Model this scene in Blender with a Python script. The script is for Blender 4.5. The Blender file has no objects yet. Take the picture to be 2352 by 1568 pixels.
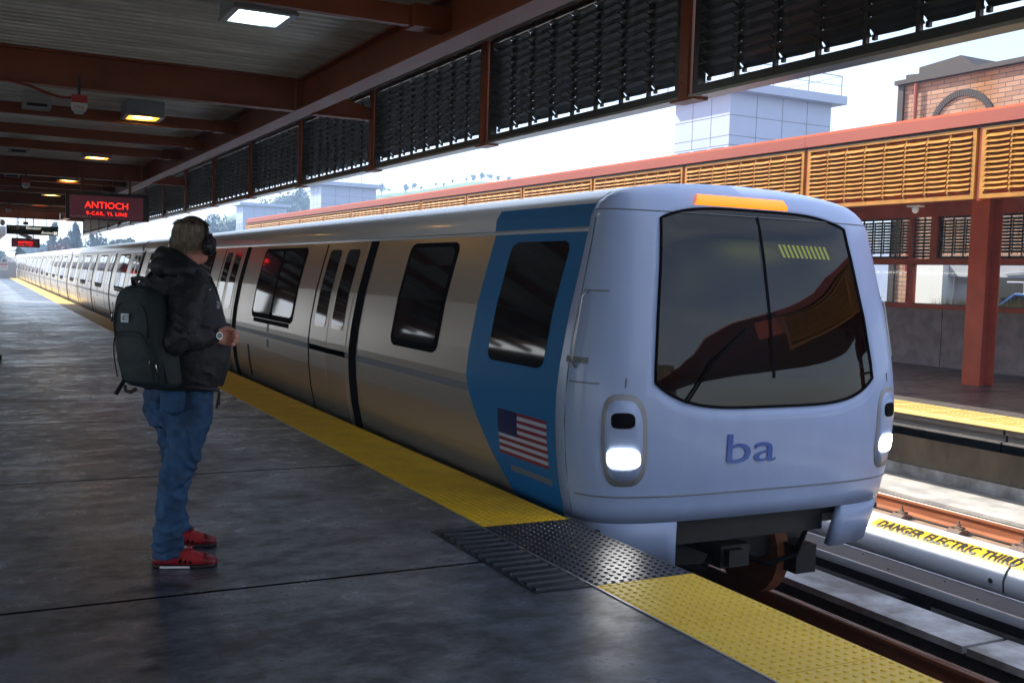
# station platform scene
import bpy, math, random
from mathutils import Vector, Matrix, noise as mnoise
random.seed(7)
sc = bpy.context.scene
COL = sc.collection
PI = math.pi; R = math.radians
sin, cos = math.sin, math.cos

# ------------------------------------------------------------------ camera
YAW, PIT, ROL, FPX = R(27.49264694), R(-3.56623029), R(1.81354757), 2376.78
fwd = Vector((sin(YAW)*cos(PIT), cos(YAW)*cos(PIT), sin(PIT)))
rt0 = Vector((cos(YAW), -sin(YAW), 0)); up0 = rt0.cross(fwd)
rt = rt0*cos(ROL)+up0*sin(ROL); up = -rt0*sin(ROL)+up0*cos(ROL)
cd = bpy.data.cameras.new('camera'); cam = bpy.data.objects.new('camera', cd); COL.objects.link(cam)
cam.matrix_world = Matrix(((rt.x, up.x, -fwd.x, 0), (rt.y, up.y, -fwd.y, 0), (rt.z, up.z, -fwd.z, 1.52), (0, 0, 0, 1)))
cd.sensor_width = 36; cd.lens = FPX/2352*36; cd.clip_end = 3000; cd.clip_start = .05
sc.camera = cam
# ------------------------------------------------------------------ light
SUN_EL, SUN_AZ = R(41), R(-28)      # azimuth clockwise from +Y
w = bpy.data.worlds.new('World'); sc.world = w; w.use_nodes = True
nt = w.node_tree; bg = nt.nodes['Background']
sky = nt.nodes.new('ShaderNodeTexSky'); sky.sky_type = 'NISHITA'; sky.sun_disc = False
sky.sun_elevation = SUN_EL; sky.sun_rotation = SUN_AZ; sky.dust_density = 1.8; sky.air_density = 1.4; sky.ozone_density = 3.0
tint = nt.nodes.new('ShaderNodeMixRGB'); tint.blend_type = 'MULTIPLY'; tint.inputs[0].default_value = 1; tint.inputs[2].default_value = (.93, .97, 1.12, 1)
nt.links.new(sky.outputs[0], tint.inputs[1])
# thin high cloud
wc_ = nt.nodes.new('ShaderNodeTexCoord'); wm = nt.nodes.new('ShaderNodeMapping'); wm.inputs['Scale'].default_value = (1.6, 1.6, 5)
wn = nt.nodes.new('ShaderNodeTexNoise'); wn.inputs['Scale'].default_value = 1.7; wn.inputs['Detail'].default_value = 7; wn.inputs['Roughness'].default_value = .55
wr = nt.nodes.new('ShaderNodeMapRange'); wr.inputs[1].default_value = .35; wr.inputs[2].default_value = .65; wr.inputs[3].default_value = .25; wr.inputs[4].default_value = .85
cl = nt.nodes.new('ShaderNodeMixRGB'); cl.inputs[2].default_value = (5.2, 5.5, 6.1, 1)
nt.links.new(wc_.outputs['Generated'], wm.inputs[0]); nt.links.new(wm.outputs[0], wn.inputs['Vector']); nt.links.new(wn.outputs['Fac'], wr.inputs[0]); nt.links.new(wr.outputs[0], cl.inputs[0])
nt.links.new(tint.outputs[0], cl.inputs[1]); nt.links.new(cl.outputs[0], bg.inputs[0]); bg.inputs[1].default_value = 0.15
sl = bpy.data.lights.new('sun', 'SUN'); sl.energy = 5.0; sl.angle = R(.5); sl.color = (1, .93, .82)
so = bpy.data.objects.new('sun', sl); COL.objects.link(so)
sd = Vector((sin(SUN_AZ)*cos(SUN_EL), cos(SUN_AZ)*cos(SUN_EL), sin(SUN_EL)))
so.rotation_euler = sd.to_track_quat('Z', 'Y').to_euler(); so.location = (0, 0, 40)
vs = sc.view_settings; vs.view_transform = 'Standard'; vs.look = 'None'; vs.exposure = 1.0; vs.gamma = 1
sc.render.engine = 'CYCLES'
try:
    sc.cycles.max_bounces = 8; sc.cycles.volume_bounces = 1
except Exception: pass

# ------------------------------------------------------------------ helpers
class MB:
    def __init__(s): s.v = []; s.f = []
    def add(s, vs, fs):
        o = len(s.v); s.v += [tuple(p) for p in vs]; s.f += [tuple(i+o for i in f) for f in fs]; return s
    def box(s, x0, x1, y0, y1, z0, z1):
        if x0 > x1: x0, x1 = x1, x0
        if y0 > y1: y0, y1 = y1, y0
        if z0 > z1: z0, z1 = z1, z0
        return s.add([(x0,y0,z0),(x1,y0,z0),(x1,y1,z0),(x0,y1,z0),(x0,y0,z1),(x1,y0,z1),(x1,y1,z1),(x0,y1,z1)],
                     [(3,2,1,0),(4,5,6,7),(0,1,5,4),(1,2,6,5),(2,3,7,6),(3,0,4,7)])
    def bar(s, a, b, hw, hh, upv=(0,0,1)):
        a, b = Vector(a), Vector(b); d = (b-a).normalized(); u = Vector(upv); x = d.cross(u).normalized(); u = x.cross(d)
        P = []
        for p in (a, b):
            for i, j in ((-1,-1),(1,-1),(1,1),(-1,1)): P.append(p+x*hw*i+u*hh*j)
        return s.add(P, [(0,1,2,3),(7,6,5,4),(0,4,5,1),(1,5,6,2),(2,6,7,3),(3,7,4,0)])
    def prism(s, prof, axis, a, b):
        n = len(prof); P = []
        for t in (a, b):
            for p, q in prof:
                P.append((t,p,q) if axis == 'x' else (p,t,q) if axis == 'y' else (p,q,t))
        F = [tuple(range(n)), tuple(reversed(range(n, 2*n)))]
        F += [(i, i+n, (i+1) % n+n, (i+1) % n) for i in range(n)]
        return s.add(P, F)
    def tube(s, pts, rad, n=8, cap=True):
        pts = [Vector(p) for p in pts]
        if not hasattr(rad, '__len__'): rad = [rad]*len(pts)
        rings = []; prev = None
        for i, p in enumerate(pts):
            d = (pts[min(i+1, len(pts)-1)]-pts[max(i-1, 0)]).normalized()
            if prev is None:
                x = d.orthogonal().normalized()
            else:
                x = (prev-d*prev.dot(d)).normalized()
            prev = x; y = d.cross(x); r = rad[i]
            rx, ry = r if hasattr(r, '__len__') else (r, r)
            rings.append([p+x*rx*cos(2*PI*k/n)+y*ry*sin(2*PI*k/n) for k in range(n)])
        return s.loft(rings, cap)
    def loft(s, rings, cap=True, closed=True):
        n = len(rings[0]); P = [q for r in rings for q in r]; F = []
        for i in range(len(rings)-1):
            for k in range(n if closed else n-1):
                F.append((i*n+k, i*n+(k+1) % n, (i+1)*n+(k+1) % n, (i+1)*n+k))
        if cap:
            F.append(tuple(reversed(range(n)))); F.append(tuple((len(rings)-1)*n+k for k in range(n)))
        return s.add(P, F)
    def ball(s, c, r, nu=14, nv=9, M=None):
        c = Vector(c); r = r if hasattr(r, '__len__') else (r, r, r); rings = []
        for i in range(nv+1):
            t = PI*(i+.02)/(nv+.04); rr = []
            for k in range(nu):
                a = 2*PI*k/nu; q = Vector((r[0]*sin(t)*cos(a), r[1]*sin(t)*sin(a), -r[2]*cos(t)))
                if M: q = M @ q
                rr.append(c+q)
            rings.append(rr)
        return s.loft(rings)
    def cyl(s, a, b, r, n=16): return s.tube([a, b], r, n)
    def build(s, name, mat, parent=None, smooth=False, flip=False):
        m = bpy.data.meshes.new(name); m.from_pydata(s.v, [], s.f)
        if mat: m.materials.append(mat)
        if smooth: m.polygons.foreach_set('use_smooth', [True]*len(m.polygons))
        m.validate(); m.update()
        o = bpy.data.objects.new(name, m); COL.objects.link(o)
        if parent: o.parent = parent
        return o
def autosmooth(o, deg=35):
    import bmesh
    bm = bmesh.new(); bm.from_mesh(o.data); bmesh.ops.recalc_face_normals(bm, faces=bm.faces)
    for f in bm.faces: f.smooth = True
    for e in bm.edges:
        if len(e.link_faces) == 2 and e.calc_face_angle(0) > R(deg): e.smooth = False
    bm.to_mesh(o.data); bm.free(); return o
def bevel(o, wd=.004, seg=2):
    b = o.modifiers.new('bevel', 'BEVEL'); b.width = wd; b.segments = seg; b.limit_method = 'ANGLE'; b.angle_limit = R(40); return o
def tag(o, label=None, cat=None, group=None, kind=None):
    if label: o['label'] = label
    if cat: o['category'] = cat
    if group: o['group'] = group
    if kind: o['kind'] = kind
    return o
def empty(name, loc, label, cat, group=None, rz=0):
    o = bpy.data.objects.new(name, None); COL.objects.link(o); o.location = loc; o.rotation_euler = (0,0,rz)
    o.empty_display_size = .1
    return tag(o, label, cat, group)
def kids(o): return [c for c in COL.objects if c.parent == o]
def copy_tree(o, parent=None):
    c = o.copy(); COL.objects.link(c); c.parent = parent
    for ch in kids(o): copy_tree(ch, c)
    return c

# ------------------------------------------------------------------ materials
def mat(name, col, rough=.5, metal=0, spec=None, bump=0, bscale=20, var=0, vscale=3, col2=None, emit=None, es=0, stretch=(1,1,1), coat=0, detail=6):
    m = bpy.data.materials.new(name); m.use_nodes = True; t = m.node_tree; b = t.nodes['Principled BSDF']
    b.inputs['Base Color'].default_value = (*col, 1); b.inputs['Roughness'].default_value = rough; b.inputs['Metallic'].default_value = metal
    if spec is not None: b.inputs['Specular IOR Level'].default_value = spec
    if coat: b.inputs['Coat Weight'].default_value = coat; b.inputs['Coat Roughness'].default_value = .08
    if emit: b.inputs['Emission Color'].default_value = (*emit, 1); b.inputs['Emission Strength'].default_value = es
    if bump or var or col2:
        tc = t.nodes.new('ShaderNodeTexCoord'); mp = t.nodes.new('ShaderNodeMapping'); mp.inputs['Scale'].default_value = stretch
        t.links.new(tc.outputs['Object'], mp.inputs[0])
        if var or col2:
            n = t.nodes.new('ShaderNodeTexNoise'); n.inputs['Scale'].default_value = vscale; n.inputs['Detail'].default_value = detail; n.inputs['Roughness'].default_value = .62
            t.links.new(mp.outputs[0], n.inputs['Vector'])
            r = t.nodes.new('ShaderNodeValToRGB'); r.color_ramp.elements[0].position = .36; r.color_ramp.elements[1].position = .66
            c2 = col2 or tuple(c*(1-var) for c in col)
            r.color_ramp.elements[0].color = (*c2, 1); r.color_ramp.elements[1].color = (*col, 1)
            t.links.new(n.outputs['Fac'], r.inputs[0]); t.links.new(r.outputs[0], b.inputs['Base Color'])
            rr = t.nodes.new('ShaderNodeMapRange'); rr.inputs[3].default_value = max(.02, rough-.08); rr.inputs[4].default_value = min(1, rough+.1)
            t.links.new(n.outputs['Fac'], rr.inputs[0]); t.links.new(rr.outputs[0], b.inputs['Roughness'])
        if bump:
            n2 = t.nodes.new('ShaderNodeTexNoise'); n2.inputs['Scale'].default_value = bscale; n2.inputs['Detail'].default_value = 5
            t.links.new(mp.outputs[0], n2.inputs['Vector'])
            bp = t.nodes.new('ShaderNodeBump'); bp.inputs['Strength'].default_value = bump; bp.inputs['Distance'].default_value = .01
            t.links.new(n2.outputs['Fac'], bp.inputs['Height']); t.links.new(bp.outputs[0], b.inputs['Normal'])
    return m
M = {}
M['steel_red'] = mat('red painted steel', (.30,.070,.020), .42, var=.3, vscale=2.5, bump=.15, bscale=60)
M['steel_red_op'] = mat('sun lifted orange red steel', (.66,.13,.045), .42, var=.25, vscale=2, bump=.1, bscale=50)  # orange red paint, brightened to hold the bounced sun
M['fascia'] = mat('salmon painted fascia', (.36,.075,.042), .45, var=.18, vscale=1.2, stretch=(1,.2,1))
M['deck'] = mat('painted corrugated steel deck', (.86,.84,.74), .36, vscale=2.2, stretch=(.4,2,1), metal=.1, col2=(.56,.54,.46))
M['louv_dark'] = mat('dark charcoal louvre paint', (.045,.048,.046), .38, var=.35, vscale=5)
M['louv_gold'] = mat('ochre louvre paint', (.52,.22,.022), .45, var=.3, vscale=4)
M['gutter'] = mat('aluminium gutter', (.32,.31,.28), .35, metal=.5, var=.2, vscale=6)
M['conc'] = mat('wall concrete', (.48,.48,.49), .75, col2=(.30,.30,.31), vscale=3.5, bump=.35, bscale=35)
M['conc_brown'] = mat('brown stained concrete', (.20,.165,.12), .8, col2=(.11,.09,.065), vscale=2.2, bump=.3, bscale=30, stretch=(1,1,.5))
M['conc_light'] = mat('pale concrete', (.52,.50,.46), .8, col2=(.32,.31,.29), vscale=3, bump=.35, bscale=28)
M['whitewash'] = mat('white painted concrete', (.50,.51,.53), .7, col2=(.20,.19,.18), vscale=2.6, bump=.25, bscale=22, detail=4)
M['tan'] = mat('tan dusty track concrete', (.36,.25,.17), .85, col2=(.24,.165,.11), vscale=5, bump=.4, bscale=60)
M['ballast'] = mat('dark oily track bed', (.035,.035,.036), .75, col2=(.012,.012,.013), vscale=4, bump=.6, bscale=40)
M['rust'] = mat('rusty rail steel', (.36,.12,.045), .6, var=.35, vscale=14, stretch=(1,.1,1), bump=.2, bscale=60)
M['railtop'] = mat('polished rail head', (.42,.36,.33), .28, metal=.9, var=.2, vscale=8, stretch=(1,.05,1))
M['clip'] = mat('dusty rail clip steel', (.22,.15,.115), .7, var=.4, vscale=40)
M['cover'] = mat('pale grey cover board', (.62,.66,.72), .38, var=.12, vscale=2, coat=.2)
M['chan_dark'] = mat('dark channel top', (.05,.052,.06), .45, var=.3, vscale=10)
M['chan_lip'] = mat('aluminium lip', (.55,.58,.63), .3, metal=.7)
M['sticker'] = mat('yellow warning sticker', (.86,.53,.02), .4, var=.08, vscale=10)
M['ink'] = mat('black lettering', (.02,.02,.022), .5)
M['yel_warm'] = mat('worn yellow tactile tile', (.90,.58,.012), .45, col2=(.72,.43,.008), vscale=3.5, bump=.2, bscale=90)
M['yel_new'] = mat('pale yellow tactile tile', (.98,.68,.055), .42, col2=(.90,.60,.04), vscale=2.5, bump=.2, bscale=90)
M['yel_op'] = mat('sun lightened yellow tile', (.92,.72,.26), .5, var=.1, vscale=3)  # yellow lightened to carry the sun on the far edge
M['blk_tile'] = mat('black rubber tile', (.018,.021,.028), .30, col2=(.010,.012,.016), vscale=5, bump=.15, bscale=60)
M['trim'] = mat('aluminium trim', (.4,.42,.45), .35, metal=.8)
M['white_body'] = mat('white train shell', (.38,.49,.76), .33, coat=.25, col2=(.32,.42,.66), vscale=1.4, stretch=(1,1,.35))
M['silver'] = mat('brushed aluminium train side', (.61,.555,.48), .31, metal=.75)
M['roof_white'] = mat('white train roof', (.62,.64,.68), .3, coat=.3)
M['blue_body'] = mat('blue train paint', (.015,.145,.36), .42, spec=.3)
M['dkblue'] = mat('dark blue gangway', (.01,.04,.16), .4)
M['seal'] = mat('black rubber seal', (.006,.006,.008), .8, spec=.05)
M['belt'] = mat('grey belt stripe', (.16,.18,.21), .4)
M['glass_dark'] = mat('dark tinted window', (.010,.011,.013), .04, spec=.9)
M['under'] = mat('dark underframe', (.02,.022,.026), .5, var=.3, vscale=8)
M['headlight'] = mat('lit headlight', (1,1,1), .3, emit=(1,.98,.94), es=9)
M['white_led'] = mat('dim white lamp', (1,1,1), .3, emit=(1,.99,.95), es=4)
M['orange_glow'] = mat('glowing orange streak', (.9,.17,.01), .25, emit=(1,.2,.01), es=1.0)  # glowing colour of the streak on the nose roof
M['led_red'] = mat('red led dots', (1,.02,.01), .4, emit=(1,.02,.012), es=1.5)
M['led_yel'] = mat('yellow led dots', (.9,.9,.05), .4, emit=(.85,.85,.05), es=1.6)
M['screen'] = mat('dark led screen', (.05,.022,.032), .3, emit=(.09,.018,.032), es=.22)
M['sign_black'] = mat('black sign housing', (.012,.013,.015), .35)
M['sign_side'] = mat('pale grey sign side', (.40,.41,.42), .45)
M['letter_grey'] = mat('pale sign lettering', (.85,.85,.80), .5)
M['sign_green'] = mat('green sign band', (.015,.12,.045), .4)
M['sign_blue'] = mat('blue sign pictogram', (.03,.10,.35), .4)
M['lamp_body'] = mat('grey lamp housing', (.30,.31,.33), .45, var=.1, vscale=6)
M['lamp_lens_w'] = mat('white lamp lens', (.9,.95,.95), .2, emit=(.80,1,.94), es=1.6)
M['lamp_core_w'] = mat('white lamp burner', (1,1,1), .2, emit=(.92,1,.97), es=14)
M['lamp_lens_o'] = mat('amber lamp lens', (.9,.5,.1), .2, emit=(1,.40,.03), es=2.2)
M['lamp_core_o'] = mat('amber lamp burner', (1,.7,.2), .2, emit=(1,.62,.14), es=9)
M['alarm_red'] = mat('red alarm box', (.45,.02,.02), .4)
M['alarm_white'] = mat('white alarm strobe', (.62,.62,.62), .35)
M['conduit'] = mat('red conduit', (.28,.035,.018), .45)
M['metal_dark'] = mat('dark metal fitting', (.05,.05,.05), .5, metal=.5)
M['box_grey'] = mat('beige grey box', (.40,.39,.36), .5)
M['panel_white'] = mat('white tower panel', (.42,.49,.68), .45, var=.06, vscale=1)
M['seam'] = mat('panel seam', (.10,.11,.14), .6)
M['metal_grey'] = mat('grey galvanised rail', (.25,.27,.30), .5)
M['yel_gate'] = mat('yellow gate paint', (.70,.55,.06), .5)
M['win_blue'] = mat('blue window glass', (.05,.12,.16), .08, spec=.8)
M['coping'] = mat('dark brown coping', (.040,.028,.024), .6, var=.3, vscale=4)
M['white_wall'] = mat('white plaster wall', (.76,.76,.74), .7, var=.05)
M['grey_wall'] = mat('grey plaster wall', (.42,.42,.45), .7, var=.1)
M['opening'] = mat('dark opening', (.02,.02,.022), .7)
M['car_blue'] = mat('blue car paint', (.01,.06,.22), .25, coat=1)
M['bark'] = mat('bark', (.09,.07,.055), .9, var=.4, vscale=6)
M['leaf_dark'] = mat('dark evergreen foliage', (.035,.06,.035), .7, col2=(.02,.04,.025), vscale=1.5)
M['leaf_oak'] = mat('oak foliage', (.055,.08,.035), .7, col2=(.03,.05,.025), vscale=1.5)
M['leaf_red'] = mat('russet autumn foliage', (.26,.10,.055), .7, col2=(.12,.06,.04), vscale=2)
M['leaf_bare'] = mat('bare grey twigs', (.15,.12,.10), .8, var=.3)
M['hill'] = mat('grassy hillside', (.13,.21,.055), .95, col2=(.08,.13,.04), vscale=.06)
M['ground'] = mat('dry earth', (.14,.13,.09), .95, col2=(.08,.085,.05), vscale=.15)
M['grass'] = mat('green yellow grass', (.22,.26,.06), .8, col2=(.35,.30,.12), vscale=1.2)
M['skin'] = mat('pink skin', (.72,.36,.28), .5, col2=(.62,.26,.21), vscale=30, bump=.12, bscale=120)
M['hair'] = mat('greying brown hair', (.34,.28,.21), .7, col2=(.085,.065,.045), vscale=70, stretch=(1,1,.3))
M['jacket'] = mat('black windproof jacket', (.010,.014,.021), .62, var=.3, vscale=9, bump=.25, bscale=60)
M['jacket_cuff'] = mat('black ribbed cuff', (.008,.009,.011), .6)
M['jeans'] = mat('blue denim', (.024,.100,.24), .7, col2=(.007,.036,.095), vscale=9, bump=.3, bscale=160)
M['stitch'] = mat('denim stitching', (.55,.50,.38), .7)
M['shoe'] = mat('red knit shoe', (.48,.012,.022), .6, var=.3, vscale=60, bump=.3, bscale=200)
M['shoe_dk'] = mat('dark red shoe overlay', (.20,.006,.012), .45)
M['sole'] = mat('dark shoe sole', (.02,.012,.014), .6)
M['sole_white'] = mat('white sole insert', (.7,.7,.72), .5)
M['pack'] = mat('dark teal backpack fabric', (.008,.026,.031), .6, col2=(.005,.013,.016), vscale=20, bump=.35, bscale=350)
M['pack_blk'] = mat('black backpack webbing', (.006,.008,.010), .55, bump=.2, bscale=200)
M['chrome'] = mat('metal pull', (.6,.62,.65), .2, metal=1)
M['phones'] = mat('black headphone plastic', (.010,.011,.013), .3)
M['phones_pad'] = mat('black headphone pad', (.012,.012,.014), .6)
M['patch'] = mat('white logo patch', (.62,.70,.80), .4)
M['flag_red'] = mat('flag red', (.22,.02,.05), .35, coat=.3)
M['flag_white'] = mat('flag white', (.42,.48,.60), .35, coat=.3)
M['flag_blue'] = mat('flag blue', (.01,.02,.10), .35)
M['logo_blue'] = mat('train logo blue', (.01,.10,.42), .3, coat=.3)
M['interior'] = mat('cab interior', (.03,.032,.036), .7)
M['beige'] = mat('pale beige patch', (.55,.50,.38), .6)
M['seat'] = mat('cab seat fabric', (.03,.05,.08), .8)

def platform_mat(name, base, dark, seamy0, pitch, rough):
    m = bpy.data.materials.new(name); m.use_nodes = True; t = m.node_tree; b = t.nodes['Principled BSDF']; L = t.links.new; N = t.nodes.new
    tc = N('ShaderNodeTexCoord')
    def nz(scale, stretch, detail=6, rg=.6):
        mp = N('ShaderNodeMapping'); mp.inputs['Scale'].default_value = stretch; L(tc.outputs['Object'], mp.inputs[0])
        n = N('ShaderNodeTexNoise'); n.inputs['Scale'].default_value = scale; n.inputs['Detail'].default_value = detail; n.inputs['Roughness'].default_value = rg
        L(mp.outputs[0], n.inputs['Vector']); return n
    a = nz(1.5, (.75,1.25,1), 10, .70); c = nz(7, (.85,1.15,1), 8, .72); g = nz(170, (1,1,1), 3); big = nz(.45, (1,1,1), 3)
    mx = N('ShaderNodeMath'); mx.operation = 'ADD'; L(a.outputs['Fac'], mx.inputs[0]); L(c.outputs['Fac'], mx.inputs[1])
    mx2 = N('ShaderNodeMath'); mx2.operation = 'MULTIPLY_ADD'; L(big.outputs['Fac'], mx2.inputs[0]); mx2.inputs[1].default_value = .7; L(mx.outputs[0], mx2.inputs[2])
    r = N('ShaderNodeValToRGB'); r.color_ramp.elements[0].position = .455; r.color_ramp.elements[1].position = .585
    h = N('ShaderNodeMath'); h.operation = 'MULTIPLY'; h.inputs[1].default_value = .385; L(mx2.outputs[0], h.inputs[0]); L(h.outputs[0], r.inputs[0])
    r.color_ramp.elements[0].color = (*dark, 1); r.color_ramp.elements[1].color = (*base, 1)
    # joints across the platform
    sp = N('ShaderNodeSeparateXYZ'); L(tc.outputs['Object'], sp.inputs[0])
    s1 = N('ShaderNodeMath'); s1.operation = 'SUBTRACT'; L(sp.outputs['Y'], s1.inputs[0]); s1.inputs[1].default_value = seamy0-200*pitch
    wob = N('ShaderNodeMath'); wob.operation = 'MULTIPLY_ADD'; L(c.outputs['Fac'], wob.inputs[0]); wob.inputs[1].default_value = .012; L(s1.outputs[0], wob.inputs[2])
    s2 = N('ShaderNodeMath'); s2.operation = 'MODULO'; L(wob.outputs[0], s2.inputs[0]); s2.inputs[1].default_value = pitch
    s3 = N('ShaderNodeMath'); s3.operation = 'LESS_THAN'; L(s2.outputs[0], s3.inputs[0]); s3.inputs[1].default_value = .028
    mix = N('ShaderNodeMixRGB'); L(s3.outputs[0], mix.inputs[0]); L(r.outputs[0], mix.inputs[1]); mix.inputs[2].default_value = (.006,.006,.007,1)
    L(mix.outputs[0], b.inputs['Base Color'])
    mr = N('ShaderNodeMapRange'); mr.inputs[1].default_value = .40; mr.inputs[2].default_value = .64; mr.inputs[3].default_value = rough+.20; mr.inputs[4].default_value = rough-.10
    L(h.outputs[0], mr.inputs[0]); L(mr.outputs[0], b.inputs['Roughness']); spj = N('ShaderNodeMath'); spj.operation = 'MULTIPLY_ADD'; L(s3.outputs[0], spj.inputs[0]); spj.inputs[1].default_value = -.62; spj.inputs[2].default_value = .62; L(spj.outputs[0], b.inputs['Specular IOR Level'])
    bp = N('ShaderNodeBump'); bp.inputs['Strength'].default_value = .22; bp.inputs['Distance'].default_value = .004
    ad = N('ShaderNodeMath'); ad.operation = 'MULTIPLY_ADD'; L(s3.outputs[0], ad.inputs[0]); ad.inputs[1].default_value = -3; L(g.outputs['Fac'], ad.inputs[2])
    ad2 = N('ShaderNodeMath'); ad2.operation = 'MULTIPLY_ADD'; L(c.outputs['Fac'], ad2.inputs[0]); ad2.inputs[1].default_value = .30; L(ad.outputs[0], ad2.inputs[2])
    L(ad2.outputs[0], bp.inputs['Height']); L(bp.outputs[0], b.inputs['Normal'])
    return m
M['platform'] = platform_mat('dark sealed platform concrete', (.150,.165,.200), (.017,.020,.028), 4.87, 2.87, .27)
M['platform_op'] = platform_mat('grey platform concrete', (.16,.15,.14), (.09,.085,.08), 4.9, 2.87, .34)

def brick_mat(name, c1, c2, mortar, plane='yz', sc_=1.0, stain=None):
    m = bpy.data.materials.new(name); m.use_nodes = True; t = m.node_tree; b = t.nodes['Principled BSDF']; L = t.links.new; N = t.nodes.new
    tc = N('ShaderNodeTexCoord'); sp = N('ShaderNodeSeparateXYZ'); L(tc.outputs['Object'], sp.inputs[0]); cb = N('ShaderNodeCombineXYZ')
    L(sp.outputs['Y' if plane == 'yz' else 'X'], cb.inputs[0]); L(sp.outputs['Z'], cb.inputs[1])
    br = N('ShaderNodeTexBrick'); L(cb.outputs[0], br.inputs['Vector']); br.inputs['Scale'].default_value = sc_
    br.inputs['Color1'].default_value = (*c1,1); br.inputs['Color2'].default_value = (*c2,1); br.inputs['Mortar'].default_value = (*mortar,1)
    br.inputs['Brick Width'].default_value = .40; br.inputs['Row Height'].default_value = .115; br.inputs['Mortar Size'].default_value = .011
    last = br.outputs['Color']
    if stain:
        n = N('ShaderNodeTexNoise'); n.inputs['Scale'].default_value = 1.2; L(tc.outputs['Object'], n.inputs['Vector'])
        ds = N('ShaderNodeVectorMath'); ds.operation = 'DISTANCE'; mp = N('ShaderNodeMapping'); mp.inputs['Scale'].default_value = (1,1,.45); L(tc.outputs['Object'], mp.inputs[0]); L(mp.outputs[0], ds.inputs[0])
        ds.inputs[1].default_value = (stain[0], stain[1], stain[2]*.45)
        ma = N('ShaderNodeMath'); ma.operation = 'MULTIPLY_ADD'; L(n.outputs['Fac'], ma.inputs[0]); ma.inputs[1].default_value = .8; L(ds.outputs['Value'], ma.inputs[2])
        mr = N('ShaderNodeMapRange'); mr.inputs[1].default_value = .45; mr.inputs[2].default_value = 1.1; mr.inputs[3].default_value = .75; mr.inputs[4].default_value = 0; L(ma.outputs[0], mr.inputs[0])
        mix = N('ShaderNodeMixRGB'); mix.blend_type = 'MULTIPLY'; L(mr.outputs[0], mix.inputs[0]); L(last, mix.inputs[1]); mix.inputs[2].default_value = (.85,.55,.12,1); last = mix.outputs[0]
    L(last, b.inputs['Base Color']); b.inputs['Roughness'].default_value = .8
    bp = N('ShaderNodeBump'); bp.invert = True; bp.inputs['Strength'].default_value = .5; bp.inputs['Distance'].default_value = .01; L(br.outputs['Fac'], bp.inputs['Height']); L(bp.outputs[0], b.inputs['Normal'])
    return m
M['brick'] = brick_mat('orange tan brick', (.46,.27,.17), (.34,.18,.11), (.11,.09,.08), stain=(22, 17.6, 6.6))
M['brick_x'] = brick_mat('orange tan brick side', (.46,.235,.15), (.37,.17,.105), (.09,.075,.065), plane='xz')
M['brick_pink'] = brick_mat('pale brick', (.55,.40,.34), (.48,.33,.28), (.30,.25,.22))

def glass_mat(name, tint, ior=1.5):
    m = bpy.data.materials.new(name); m.use_nodes = True; t = m.node_tree; t.nodes.clear(); N = t.nodes.new; L = t.links.new
    o = N('ShaderNodeOutputMaterial'); tr = N('ShaderNodeBsdfTransparent'); tr.inputs[0].default_value = (*tint,1)
    gl = N('ShaderNodeBsdfGlossy'); gl.inputs['Roughness'].default_value = .02
    fr = N('ShaderNodeFresnel'); fr.inputs[0].default_value = ior; mx = N('ShaderNodeMixShader')
    L(fr.outputs[0], mx.inputs[0]); L(tr.outputs[0], mx.inputs[1]); L(gl.outputs[0], mx.inputs[2]); L(mx.outputs[0], o.inputs[0]); return m
M['pane'] = glass_mat('clear glass pane', (.94,.96,.96), 1.22)
M['windshield'] = glass_mat('tinted windshield glass', (.09,.11,.15))

# ------------------------------------------------------------------ text helpers
def text_mesh(txt, size, mt, parent, name, origin, xdir, ydir, thick=.001, align='LEFT', shear=0, spacing=1.0, bold=0):
    cu = bpy.data.curves.new('tmp', 'FONT'); cu.body = txt; cu.size = size; cu.extrude = thick; cu.align_x = align; cu.shear = shear; cu.space_character = spacing
    cu.resolution_u = 3; cu.offset = bold
    ob = bpy.data.objects.new('tmp', cu); COL.objects.link(ob); bpy.context.view_layer.update()
    me = bpy.data.meshes.new_from_object(ob.evaluated_get(bpy.context.evaluated_depsgraph_get()))
    COL.objects.unlink(ob); bpy.data.objects.remove(ob)
    x = Vector(xdir).normalized(); y = Vector(ydir); y = (y-x*y.dot(x)).normalized(); z = x.cross(y); o = Vector(origin)
    for v in me.vertices: v.co = o+x*v.co.x+y*v.co.y+z*v.co.z
    me.materials.clear(); me.materials.append(mt)
    o2 = bpy.data.objects.new(name, me); COL.objects.link(o2)
    if parent: o2.parent = parent
    return o2
FONT = {'A':'01110 10001 10001 11111 10001 10001 10001','N':'10001 11001 10101 10101 10011 10001 10001','T':'11111 00100 00100 00100 00100 00100 00100',
 'I':'01110 00100 00100 00100 00100 00100 01110','O':'01110 10001 10001 10001 10001 10001 01110','C':'01110 10001 10000 10000 10000 10001 01110','H':'10001 10001 10001 11111 10001 10001 10001',
 '9':'01110 10001 10001 01111 00001 00010 01100','-':'00000 00000 00000 01110 00000 00000 00000','R':'11110 10001 10001 11110 10100 10010 10001',',':'00000 00000 00000 00000 00110 00100 01000',
 'Y':'10001 10001 01010 00100 00100 00100 00100','L':'10000 10000 10000 10000 10000 10000 11111','E':'11111 10000 10000 11110 10000 10000 11111',' ':'00000 00000 00000 00000 00000 00000 00000'}
def led_text(mb, txt, x0, ztop, px, pz, y, dot, adv=6):
    cx = x0
    for ch in txt:
        rows = FONT[ch].split()
        for r, row in enumerate(rows):
            for c, b in enumerate(row):
                if b == '1':
                    x = cx+c*px; z = ztop-r*pz
                    mb.box(x-dot*px, x+dot*px, y-.002, y, z-dot*pz, z+dot*pz)
        cx += adv*px
    return cx

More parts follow.
